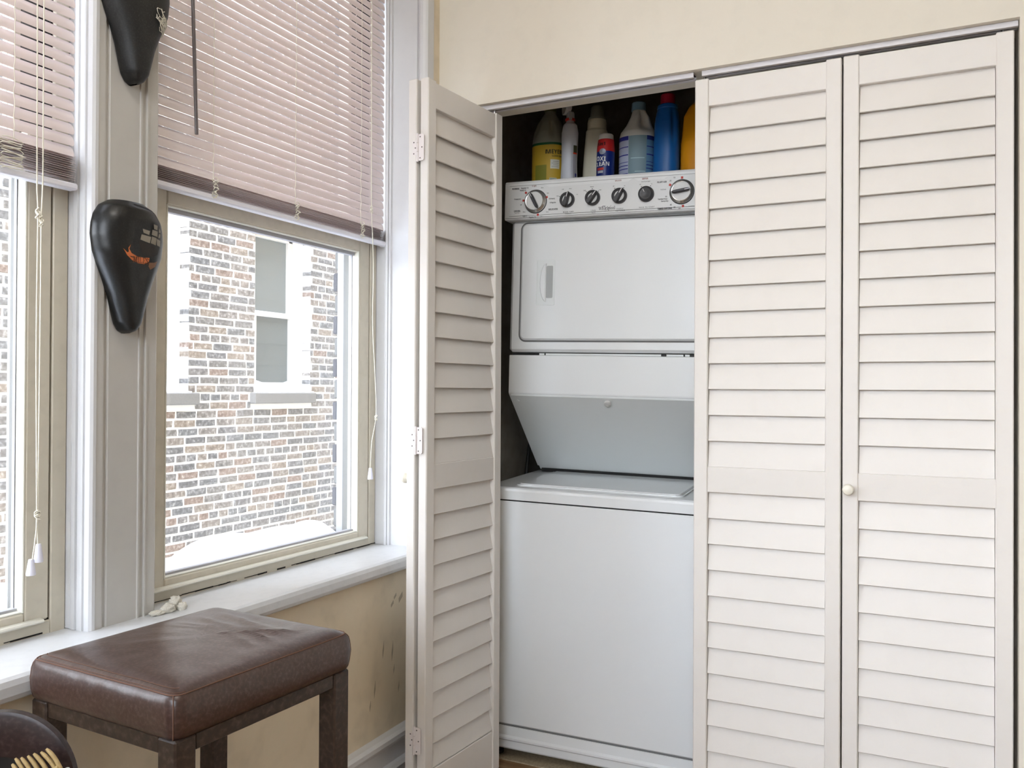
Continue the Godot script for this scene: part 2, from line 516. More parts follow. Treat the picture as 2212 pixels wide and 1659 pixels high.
func windows():
	var TOP := 2.64
	# ---- sill board
	var s := st()
	var sp := PackedVector2Array([Vector2(-0.2, 0.700), Vector2(0.020, 0.700), Vector2(0.027, 0.704), Vector2(0.030, 0.712), Vector2(0.030, 0.728), Vector2(0.026, 0.737), Vector2(0.018, 0.741), Vector2(-0.2, 0.735)])
	prism(s, sp, 2.22, Transform3D(Basis.IDENTITY, Vector3(0, 0, 0.03)))
	tag(obj("trim_1", s, M.sill), "white painted window sill running under both windows", "window sill", "", "structure")
	# ---- right reveal with its moulding (faces the viewer)
	s = st()
	upright(s, [[-0.20, 0.04], [-0.20, 0.078], [-0.150, 0.078], [-0.1475, 0.074], [-0.1455, 0.084], [-0.139, 0.086], [-0.1335, 0.084], [-0.132, 0.077], [-0.130, 0.083], [-0.1235, 0.083], [-0.122, 0.076], [-0.034, 0.076], [-0.032, 0.070], [-0.028, 0.070], [-0.026, 0.079], [-0.018, 0.0835], [-0.009, 0.083], [-0.002, 0.079], [0.004, 0.074], [0.004, 0.04]], 0.737, TOP)
	tag(obj("trim_2", s, M.trim), "white moulded window casing beside the folded closet door", "window casing", "", "structure")
	# ---- mullion between the windows
	s = st()
	upright(s, [[-0.26, 0.985], [-0.112, 0.985], [-0.110, 0.988], [-0.110, 1.0117], [-0.107, 1.0127], [-0.107, 1.0165], [-0.112, 1.018], [-0.112, 1.028], [-0.107, 1.0295], [-0.107, 1.0335], [-0.110, 1.0345], [-0.110, 1.106], [-0.114, 1.109], [-0.114, 1.116], [-0.108, 1.119], [-0.108, 1.139], [-0.110, 1.1395], [-0.26, 1.139]], 0.737, TOP)
	tag(obj("trim_3", s, M.mullion), "grey-white wooden post between the two windows", "window post", "", "structure")
	s = st()
	upright(s, [[-0.20, 1.135], [-0.20, 1.147], [-0.166, 1.1475], [-0.163, 1.1445], [-0.160, 1.150], [-0.148, 1.151], [-0.146, 1.1435], [-0.143, 1.1495], [-0.127, 1.150], [-0.125, 1.1435], [-0.122, 1.149], [-0.111, 1.147], [-0.107, 1.142], [-0.107, 1.135]], 0.737, TOP)
	tag(obj("trim_4", s, M.trim), "cracked white moulding on the left side of the window post", "window moulding", "", "structure")
	# ---- recess head
	s = st()
	bx(s, -0.306, TOP, 0.05, 0.0, 2.66, 2.25)
	tag(obj("trim_5", s, M.trim), "white board at the top of the window recess", "window trim", "", "structure")
	make_window("window_1", 0.080, 0.985, "right window with a tan frame looking onto the brick wall and snow")
	make_window("window_2", 1.148, 2.055, "left window with a tan frame cut off by the edge of the view")
	# outer casing beyond the left window
	s = st()
	upright(s, [[-0.26, 2.05], [-0.26, 2.26], [0.0, 2.26], [0.0, 2.05]], 0.737, TOP)
	tag(obj("trim_6", s, M.trim), "white casing on the far side of the left window", "window casing", "", "structure")

func make_window(called: String, z0: float, z1: float, label: String):
	var w := base(called, Transform3D(Basis.IDENTITY, Vector3(-0.178, 0.737, z0)))
	var L := z1 - z0
	var X := 0.0
	# outer frame strips (x from -0.05 to 0)
	var s := st()
	bx(s, -0.06, -0.005, 0, X, 1.90, 0.0325, 0.002)
	bx(s, -0.06, -0.005, L - 0.0325, X, 1.90, L, 0.002)
	bx(s, -0.06, -0.005, 0.0325, X, 0.025, L - 0.0325, 0.002)
	bx(s, -0.06, 1.86, 0.0325, X, 1.90, L - 0.0325)
	obj("window_frame", s, M.frame, w)
	# dark gap between the frame and the sash
	s = st()
	bx(s, -0.05, 0.0, 0.031, -0.008, 1.86, 0.037)
	bx(s, -0.05, 0.0, L - 0.037, -0.008, 1.86, L - 0.031)
	bx(s, -0.05, 0.0235, 0.03, -0.006, 0.0275, L - 0.03)
	obj("gap", s, M.crack, w)
	# lower sash: stiles, rails, with a bevelled inner edge
	var a := 0.086
	var b := L - 0.086
	s = st()
	for q in [[0.0355, a], [b, L - 0.0355]]:
		bx(s, -0.045, 0.027, q[0], X - 0.001, 0.985, q[1], 0.003)
	bx(s, -0.045, 0.027, a, X - 0.001, 0.049, b, 0.003)
	bx(s, -0.045, 0.908, a, X - 0.001, 0.965, b, 0.003)
	obj("sash", s, M.frame, w)
	# light inner lips round the glass, and the gasket behind them
	s = st()
	bx(s, -0.030, 0.049, a, -0.004, 0.0525, b, 0.001)
	bx(s, -0.030, 0.9045, a, -0.004, 0.908, b, 0.001)
	bx(s, -0.030, 0.049, a, -0.002, 0.908, a + 0.004, 0.001)
	bx(s, -0.030, 0.049, b - 0.004, -0.002, 0.908, b, 0.001)
	obj("glazing_bead", s, M.frame_light, w)
	s = st()
	bx(s, -0.034, 0.0525, a, -0.018, 0.0575, b)
	bx(s, -0.034, 0.895, a, -0.018, 0.9045, b)
	bx(s, -0.034, 0.0525, a + 0.004, -0.026, 0.9045, a + 0.006)
	bx(s, -0.034, 0.0525, b - 0.006, -0.026, 0.9045, b - 0.004)
	obj("gasket", s, M.gasket, w)
	s = st()
	bx(s, -0.030, 0.052, a + 0.003, -0.026, 0.906, b - 0.003)
	obj("pane", s, M.glass, w)
	# lift rail along the bottom
	s = st()
	prism(s, PackedVector2Array([Vector2(0, 0), Vector2(0.010, 0.0), Vector2(0.013, 0.003), Vector2(0.011, 0.0065), Vector2(0, 0.009)]), L - 0.09, Transform3D(Basis.IDENTITY, Vector3(-0.001, 0.0245, 0.053)))
	obj("lift_rail", s, M.frame_light, w)
	# upper sash, set back
	s = st()
	for q in [[0.0355, a], [b, L - 0.0355]]:
		bx(s, -0.085, 0.93, q[0], -0.047, 1.86, q[1], 0.002)
	bx(s, -0.085, 0.93, a, -0.047, 0.975, b, 0.002)
	bx(s, -0.085, 1.80, a, -0.047, 1.86, b, 0.002)
	obj("sash", s, M.frame, w)
	s = st()
	bx(s, -0.068, 0.975, a, -0.064, 1.80, b)
	obj("pane", s, M.glass, w)
	# outer frame and brick mould
	s = st()
	bx(s, -0.073, -0.02, 0.0, -0.0455, 1.90, a - 0.012, 0.002)
	bx(s, -0.073, -0.02, L - a + 0.012, -0.0455, 1.90, L, 0.002)
	obj("storm_frame", s, M.storm, w)
	s = st()
	for q in [[-0.030, a - 0.032], [L - a + 0.032, L + 0.030]]:
		bx(s, -0.112, -0.03, q[0], -0.073, 1.90, q[1], 0.003)
	bx(s, -0.26, -0.06, -0.035, -0.062, -0.005, L + 0.035, 0.003)
	bx(s, -0.128, 1.87, -0.035, -0.0605, 1.93, L + 0.035)
	obj("outer_casing", s, M.casing, w)
	# cracks along the sill joint
	s = st()
	var r := RandomNumberGenerator.new()
	r.seed = 5 + int(z0 * 100)
	var zz := 0.0
	while zz < L - 0.02:
		var l := r.randf_range(0.01, 0.07)
		if r.randf() < 0.75:
			bx(s, -0.002, 0.0005 + r.randf_range(0, 0.002), zz, 0.0012, 0.003 + r.randf_range(0, 0.0015), min(zz + l, L - 0.01))
		zz += l
	obj("crack", s, M.crack, w)
	tag(w, label, "window", "", "structure")

# ================================================================== blinds
func slat_mesh(L: float, tilt: float) -> ArrayMesh:
	var s := st()
	var rows: Array = []
	var back: Array = []
	var ca := cos(tilt)
	var sa := sin(tilt)
	var N := 7
	for i in N:
		var u := -0.5 + float(i) / (N - 1)
		var bow := 0.0022 * (1.0 - 4.0 * u * u)
		var row: Array = []
		var row2: Array = []
		# x towards the room; the room edge hangs low; corners are rounded
		for k in 9:
			var f := float(k) / 8.0
			var cut := 0.0035 * pow(abs(u) * 2.0, 6.0)
			var z := clampf(f * L, cut, L - cut)
			var cx := u * 0.0252
			for q in [[row, 0.0], [row2, -0.0004]]:
				var h: float = bow + q[1]
				q[0].append(Vector3(cx * ca + h * sa, -cx * sa + h * ca, z))
		rows.append(row)
		back.append(row2)
	skin(s, rows, false, 1)
	back.reverse()
	skin(s, back, false, 2)
	return done(s)

func squiggle(s: SurfaceTool, c: Vector3, h: float, w: float, turns: int, r: float, seed_: int):
	var g := RandomNumberGenerator.new()
	g.seed = seed_
	var path: Array = []
	var n := turns * 8
	for i in n + 1:
		var a := TAU * i / 8.0
		var f := float(i) / n
		path.append(c + Vector3(0.004 * sin(a * 0.7 + g.randf()) + 0.003, h * (0.5 - f) + 0.003 * sin(a * 1.3), w * cos(a) * g.randf_range(0.7, 1.1) + 0.002 * sin(f * 9)))
	tube(s, path, r, 5)

func blinds():
	# ---- right blind
	make_blind(0.088, 0.965, 1.683, 1.716, 8, Vector3(-0.150, 0, 0), [0.216, 0.508, 0.799], "white slatted blind half raised over the right window", 1.30, 0)
	make_blind(1.163, 2.045, 1.629, 1.680, 12, Vector3(-0.146, 0, 0), [1.292, 1.60, 1.93], "white slatted blind half raised over the left window", 1.20, 1)

func make_blind(z0: float, z1: float, ybot: float, ystack: float, nstack: int, off: Vector3, ladders: Array, label: String, tilt: float, which: int):
	var L := z1 - z0
	var b := base("window_blind", Transform3D(Basis.IDENTITY, Vector3(off.x, 0, z0)))
	var s := st()
	bx(s, -0.02, 2.585, 0.0, 0.025, 2.625, L, 0.002)
	obj("head_rail", s, M.rail_white, b)
	var mesh := slat_mesh(L, tilt)
	var y := ystack + 0.012
	while y < 2.58:
		put("slat", mesh, M.slat, b, Transform3D(Basis.IDENTITY, Vector3(0, y, 0)))
		y += 0.0230
	var flat_mesh := slat_mesh(L, 0.12)
	for k in nstack:
		var g := 0.0035 * sin(k * 2.3)
		put("slat", flat_mesh, M.slat, b, Transform3D(Basis.IDENTITY, Vector3(0.001 * sin(k * 1.7), ybot + 0.004 + (ystack - ybot) * (k + 0.5) / nstack, g * 0.3)))
	s = st()
	bx(s, -0.0125, ybot - 0.013, -0.004, 0.0125, ybot, L + 0.004, 0.003)
	obj("bottom_rail", s, M.rail_white, b)
	# ladder strings, front and back, and the gathered bunch at the bottom
	for zl in ladders:
		var z: float = zl - z0
		s = st()
		for x in [0.0105, -0.0105]:
			var path: Array = []
			for i in 60:
				path.append(Vector3(x + 0.001 * sin(i * 1.9), ystack + (2.585 - ystack) * i / 59.0, z + 0.0012 * sin(i * 2.4)))
			tube(s, path, 0.0008, 5)
		obj("ladder_string", s, M.cord, b)
		s = st()
		if which == 0:
			squiggle(s, Vector3(0.015, (ybot + ystack) * 0.5 - 0.002, z), 0.045, 0.007, 9, 0.0010, int(zl * 1000))
		else:
			squiggle(s, Vector3(0.019, (ybot + ystack) * 0.5 - 0.002, z + 0.01), 0.055, 0.026, 9, 0.0010, int(zl * 1000))
		obj("gathered_string", s, M.cord, b)
	if which == 0:
		# dark tilt wand
		s = st()
		tube(s, [Vector3(0.040, 2.58, 0.905 - z0), Vector3(0.040, 2.102, 0.893 - z0), Vector3(0.040, 1.801, 0.879 - z0)], 0.0042, 6)
		obj("tilt_wand", s, M.wand, b)
		# stacked end cap pieces at the left end of the bottom rail
		s = st()
		for k in 6:
			bx(s, -0.006, ybot - 0.004 + k * 0.0062, L + 0.002, 0.014, ybot + 0.0005 + k * 0.0062, L + 0.013 - k * 0.001, 0.0015)
		bx(s, -0.004, ybot - 0.016, L + 0.000, 0.016, ybot - 0.004, L + 0.014, 0.002)
		obj("end_cap", s, M.rail_white, b)
		s = st()
		bx(s, -0.014, ybot - 0.015, -0.0095, 0.014, ybot + 0.001, -0.003, 0.002)
		obj("end_cap", s, M.rail_white, b)
		pull_cord(b, z0, [Vector3(0.030, 2.58, 0.196 - z0), Vector3(0.030, 1.767, 0.189 - z0), Vector3(0.030, 1.594, 0.178 - z0), Vector3(0.030, 1.42, 0.180 - z0), Vector3(0.030, 1.25, 0.165 - z0), Vector3(0.030, 1.14, 0.160 - z0), Vector3(0.030, 1.063, 0.181 - z0), Vector3(0.030, 0.986, 0.187 - z0)], [1, 5])
		cone(b, Vector3(0.030, 0.952, 0.187 - z0), 0.034)
	else:
		pull_cord(b, z0, [Vector3(0.026, 2.58, 1.262 - z0), Vector3(0.026, 1.604, 1.2565 - z0), Vector3(0.026, 1.556, 1.254 - z0), Vector3(0.026, 1.30, 1.255 - z0), Vector3(0.026, 0.988, 1.251 - z0), Vector3(0.026, 0.95, 1.252 - z0), Vector3(0.026, 0.899, 1.259 - z0)], [2, 4])
		pull_cord(b, z0, [Vector3(0.026, 2.58, 1.247 - z0), Vector3(0.026, 1.607, 1.245 - z0), Vector3(0.026, 1.542, 1.247 - z0), Vector3(0.026, 1.30, 1.2475 - z0), Vector3(0.026, 0.986, 1.249 - z0), Vector3(0.026, 0.95, 1.250 - z0), Vector3(0.026, 0.925, 1.248 - z0)], [2, 4])
		cone(b, Vector3(0.026, 0.893, 1.247 - z0), 0.034)
		cone(b, Vector3(0.022, 0.870, 1.259 - z0), 0.030)
	tag(b, label, "window blind")

func pull_cord(b: Node, _z0: float, pts: Array, knots: Array):
	var c := Curve3D.new()
	for i in pts.size():
		var t: Vector3 = (pts[min(i + 1, pts.size() - 1)] - pts[max(i - 1, 0)]) * 0.16
		c.add_point(pts[i], -t, t)
	var s := st()
	var path: Array = []
	var L := c.get_baked_length()
	for i in 61: path.append(c.sample_baked(L * i / 60.0, true))
	tube(s, path, 0.0013, 6)
	obj("pull_cord", s, M.cord, b)
	for k in knots:
		s = st()
		var p: Vector3 = pts[k]
		var path2: Array = []
		for i in 25:
			var a := TAU * i / 8.0
			path2.append(p + Vector3(0.003 * cos(a), 0.006 * sin(a * 0.6 + k) - 0.0004 * i, 0.0042 * sin(a)))
		tube(s, path2, 0.0014, 5)
		obj("knot", s, M.cord, b)

func cone(b: Node, at: Vector3, h: float):
	var s := st()
	lathe(s, [[0.0006, h], [0.0042, h], [0.0048, h - 0.002], [0.0085, 0.003], [0.0082, 0.0], [0.0, 0.001]], 14, Transform3D(Basis.IDENTITY, at))
	obj("tassel", s, M.tassel, b)

# ================================================================== closet doors
var slat_cache := {}
const PITCH := 0.0703

func leaf(parent: Node, xf: Transform3D, w: float, H: float, knob_x: float):
	var ws := 0.0375
	var T := 0.028
	var s := st()
	box(s, Vector3(0, 0, -T), Vector3(ws, H, 0), 0.0025)
	box(s, Vector3(w - ws, 0, -T), Vector3(w, H, 0), 0.0025)
	var lf := obj("door_leaf", s, M.door, parent, xf)
	# heights above the leaf's foot
	var y_top := 2.0007 - FOOT
	var y_mid1 := 1.0165 - FOOT
	var y_mid0 := 0.9470 - FOOT
	var n1 := 14
	var p1 := (y_top - y_mid1) / n1
	var n2 := 11
	var y_bot := y_mid0 - p1 * n2
	for q in [[y_top, H - 0.004], [y_mid0, y_mid1], [0.0, y_bot]]:
		s = st()
		box(s, Vector3(ws - 0.002, q[0], -T + 0.003), Vector3(w - ws + 0.002, q[1], -0.0035), 0.0015)
		obj("rail", s, M.door, lf)
	s = st()
	box(s, Vector3(ws, y_bot, -T + 0.004), Vector3(w - ws, y_bot + 0.009, -0.006), 0.003)
	obj("rail_bead", s, M.door, lf)
	var key := str(snappedf(w, 0.0001))
	if not slat_cache.has(key):
		s = st()
		var prof := PackedVector2Array([Vector2(-0.0045, 0.0008), Vector2(-0.0062, -0.0006), Vector2(-0.0098, -0.0002), Vector2(-0.0118, 0.003), Vector2(-0.0265, p1 + 0.008), Vector2(-0.0205, p1 + 0.0095)])
		# profile (z, y) run along x
		prism(s, prof, w - 2 * ws - 0.002, Transform3D(Basis(Vector3(0, 0, 1), Vector3(0, 1, 0), Vector3(-1, 0, 0)), Vector3(w - ws - 0.001, 0, 0)))
		slat_cache[key] = done(s)
	for i in n1:
		put("slat", slat_cache[key], M.door, lf, Transform3D(Basis.IDENTITY, Vector3(0, y_mid1 + p1 * i, 0)))
	for i in n2:
		put("slat", slat_cache[key], M.door, lf, Transform3D(Basis.IDENTITY, Vector3(0, y_bot + p1 * i + (0.004 if i == 0 else 0.0), 0)))
	if knob_x >= 0.0:
		s = st()
		lathe(s, [[0.0, 0.029], [0.006, 0.0288], [0.0115, 0.0265], [0.0142, 0.022], [0.0142, 0.017], [0.011, 0.0125], [0.0075, 0.010], [0.0072, 0.003], [0.0105, 0.001], [0.0105, -0.001]], 24, Transform3D(Basis(Vector3(1, 0, 0), Vector3(0, 0, 1), Vector3(0, -1, 0)), Vector3(knob_x, 0.976 - FOOT, 0.0)))
		obj("knob", s, M.knob, lf)
	return lf

func closet_doors():
	var H := 2.0765 - FOOT
	var y0 := FLOOR + 0.02
	# folded pair at the left
	var dA := base("door_1", Transform3D(Basis.IDENTITY, Vector3(0.13, y0, -0.04)))
	var far2 := Vector3(0.191, 0, -0.066)
	var near2 := Vector3(0.1591, 0, 0.318)
	var d2 := (far2 - near2)
	var w2 := d2.length()
	var bx2 := d2.normalized()
	var b2 := Basis(bx2, Vector3.UP, bx2.cross(Vector3.UP))
	var o := dA.position
	leaf(dA, Transform3D(b2, Vector3(near2.x - o.x, 0, near2.z - o.z)), w2, H, -1.0)
	var far1 := Vector3(0.1250, 0, -0.062)
	var near1 := Vector3(0.0955, 0, 0.320)
	var d1 := near1 - far1
	var bx1 := d1.normalized()
	var b1 := Basis(bx1, Vector3.UP, bx1.cross(Vector3.UP))
	leaf(dA, Transform3D(b1, Vector3(far1.x - o.x, 0, far1.z - o.z)), d1.length(), H, d1.length() - 0.02)
	# hinges over the edges that face the viewer
	var mid := Vector3(0.1275, 0, 0.3205)
	for y in [1.885, 1.083, 0.265]:
		var hb := Transform3D(Basis(Vector3.UP, -0.06), Vector3(mid.x - o.x, y - y0, mid.z - o.z))
		var s := st()
		for q in [[-0.0385, -0.0125], [-0.0115, 0.0125], [0.0135, 0.0385]]:
			var pth: Array = []
			for k in 3: pth.append(Vector3(0, lerpf(q[0], q[1], k / 2.0), 0.0025))
			tube(s, pth, 0.0033, 12)
		var hg := obj("hinge", s, M.hinge, dA, hb)
		s = st()
		prism(s, PackedVector2Array([Vector2(0.001, -0.0365), Vector2(0.0155, -0.0365), Vector2(0.0195, -0.0325), Vector2(0.0195, 0.0325), Vector2(0.0155, 0.0365), Vector2(0.001, 0.0365)]), 0.0016, Transform3D(Basis.IDENTITY, Vector3(0.0018, 0, 0.0004)))
		prism(s, PackedVector2Array([Vector2(0, -0.020), Vector2(-0.013, -0.020), Vector2(-0.0155, -0.016), Vector2(-0.0155, -0.010), Vector2(-0.010, 0.0), Vector2(-0.0155, 0.010), Vector2(-0.0155, 0.016), Vector2(-0.013, 0.020), Vector2(0, 0.020)]), 0.0016, Transform3D(Basis.IDENTITY, Vector3(-0.0018, 0, 0.0004)))
		obj("hinge_plate", s, M.hinge, hg)
		for q in [[0.0085, 0.029], [0.0145, 0.0], [0.0085, -0.029], [-0.0125, 0.0155], [-0.0075, 0.0], [-0.0125, -0.0155]]:
			s = st()
			lathe(s, [[0.0, 0.0008], [0.0012, 0.0009], [0.0019, 0.0003], [0.0019, -0.0004]], 10, Transform3D(Basis(Vector3(1, 0, 0), Vector3(0, 0, 1), Vector3(0, -1, 0)), Vector3(q[0], q[1], 0.0022)))
			obj("screw", s, M.screw, hg)
	pin(dA, Vector3(0.1795 - o.x, H, -0.034 - o.z))
	tag(dA, "white louvered bifold door folded open at the left of the washer", "closet door", "", "structure")
	# closed pair at the right
	var dB := base("door_2", Transform3D(Basis.IDENTITY, Vector3(1.1866, y0, -0.019)))
	leaf(dB, Transform3D(Basis.IDENTITY, Vector3(0.8074 - 1.1866, 0, 0)), 0.3772, H, -1.0)
	leaf(dB, Transform3D(Basis.IDENTITY, Vector3(1.1889 - 1.1866, 0, 0)), 0.3768, H + 0.0012, 0.0155)
	pin(dB, Vector3(0.8300 - 1.1866, H, -0.016))
	pin(dB, Vector3(1.5430 - 1.1866, H, -0.016))
	tag(dB, "white louvered bifold door closed at the right of the washer", "closet door", "", "structure")
	# overhead tracks
	for q in [[0.085, 0.8034, 1, "left length of white bifold track above the washer"], [0.8264, 1.5735, 2, "right length of white bifold track above the closed louvered doors"]]:
		var t := base("door_track", Transform3D(Basis.IDENTITY, Vector3(q[0], 2.0985, -0.034)))
		var L: float = q[1] - q[0]
		var s := st()
		bx(s, 0, -0.0140, 0.0145, L, -0.0002, 0.0170, 0.0006)
		bx(s, 0, -0.0140, 0.0060, L, -0.0120, 0.0150)
		bx(s, 0, -0.0140, -0.0170, L, -0.0002, -0.0145, 0.0006)
		bx(s, 0, -0.0140, -0.0150, L, -0.0120, -0.0050)
		bx(s, 0, -0.0022, -0.0150, L, -0.0002, 0.0150)
		obj("channel", s, M.track, t)
		s = st()
		bx(s, 0.001, -0.0040, -0.0140, L - 0.001, -0.0025, 0.0140)
		obj("groove", s, M.groove, t)
		tag(t, q[3], "door track")

func pin(parent: Node, at: Vector3):
	var s := st()
	lathe(s, [[0.0, 0.013], [0.0048, 0.0125], [0.005, 0.009], [0.0032, 0.0085], [0.0032, 0.001], [0.0065, 0.0008], [0.0065, -0.002], [0.0, -0.002]], 14, Transform3D(Basis.IDENTITY, at))
	obj("pivot_pin", s, M.chrome, parent)

# ================================================================== stacked washer and dryer
const Y0 := 1.3206  # the machine's foot lies this far under its own zero line

func machine_xf() -> Transform3D:
	var b := Basis(Vector3(0.9976, -0.0207, -0.0663), Vector3(0.0207, 0.9998, -0.0014), Vector3(0.0663, 0.0, 0.9978)).orthonormalized()
	var o := Vector3(0.093, 1.3526, -0.3132)
	return Transform3D(b, o - b.y * Y0)

func mb(s: SurfaceTool, x0: float, y0: float, z0: float, x1: float, y1: float, z1: float, bev := 0.0):
	bx(s, x0, y0 + Y0, z0, x1, y1 + Y0, z1, bev)

# profile in (z, y) run along x from x0 to x1
func along_x(s: SurfaceTool, pts: Array, x0: float, x1: float, dy := 0.0, smooth := false):
	var p := PackedVector2Array()
	for q in pts: p.append(Vector2(q[0], q[1] + dy))
	prism(s, p, x1 - x0, Transform3D(Basis(Vector3(0, 0, 1), Vector3(0, 1, 0), Vector3(-1, 0, 0)), Vector3(x1, 0, 0)), smooth)

func round_rect(x0: float, y0: float, x1: float, y1: float, r: float, n := 6) -> PackedVector2Array:
	var p := PackedVector2Array()
	for q in [[x1 - r, y1 - r, 0.0], [x0 + r, y1 - r, 90.0], [x0 + r, y0 + r, 180.0], [x1 - r, y0 + r, 270.0]]:
		for k in n + 1:
			var a: float = deg_to_rad(q[2] + 90.0 * k / n)
			p.append(Vector2(q[0] + r * cos(a), q[1] + r * sin(a)))
	return p

# a flat plate with a rounded rim: outline in x-y, from z0 forward to z1
func plate(s: SurfaceTool, outline: PackedVector2Array, z0: float, z1: float, bev: float, xf := Transform3D.IDENTITY):
	var p := outline.duplicate()
	if Geometry2D.is_polygon_clockwise(p): p.reverse()
	var inner := Geometry2D.offset_polygon(p, -bev, Geometry2D.JOIN_MITER)
	prism(s, p, z1 - bev - z0, xf * Transform3D(Basis.IDENTITY, Vector3(0, 0, z0)), false)
	if inner.size() == 0: return
	var q: PackedVector2Array = inner[0]
	# bevel: match every outer point with its nearest inner point
	var n := p.size()
	for i in n:
		var a := p[i]
		var b := p[(i + 1) % n]
		var ia := nearest(q, a)
		var ib := nearest(q, b)
		quad(s, xf * Vector3(a.x, a.y, z1 - bev), xf * Vector3(b.x, b.y, z1 - bev), xf * Vector3(ib.x, ib.y, z1), xf * Vector3(ia.x, ia.y, z1), xf.basis * (Vector3((b - a).y, -(b - a).x, 0).normalized() + Vector3(0, 0, 1)))
	var t := Geometry2D.triangulate_polygon(q)
	for k in range(0, t.size(), 3):
		tri(s, xf * Vector3(q[t[k]].x, q[t[k]].y, z1), xf * Vector3(q[t[k + 1]].x, q[t[k + 1]].y, z1), xf * Vector3(q[t[k + 2]].x, q[t[k + 2]].y, z1), xf.basis * Vector3(0, 0, 1))

func nearest(q: PackedVector2Array, a: Vector2) -> Vector2:
	var best := q[0]
	for v in q:
		if v.distance_squared_to(a) < best.distance_squared_to(a): best = v
	return best

# a thin band following an outline (a groove or a raised line)
func ring(s: SurfaceTool, outer: PackedVector2Array, inner: PackedVector2Array, z0: float, z1: float, xf := Transform3D.IDENTITY):
	var n := outer.size()
	for i in n:
		var j := (i + 1) % n
		var a := Vector3(outer[i].x, outer[i].y, z1)
		var b := Vector3(outer[j].x, outer[j].y, z1)
		var c := Vector3(inner[j].x, inner[j].y, z1)
		var d := Vector3(inner[i].x, inner[i].y, z1)
		var dz := Vector3(0, 0, z0 - z1)
		var ob := Vector3((b - a).y, -(b - a).x, 0)
		quad(s, xf * a, xf * b, xf * c, xf * d, xf.basis * Vector3(0, 0, 1))
		quad(s, xf * a, xf * b, xf * (b + dz), xf * (a + dz), xf.basis * ob)
		quad(s, xf * d, xf * c, xf * (c + dz), xf * (d + dz), xf.basis * -ob)

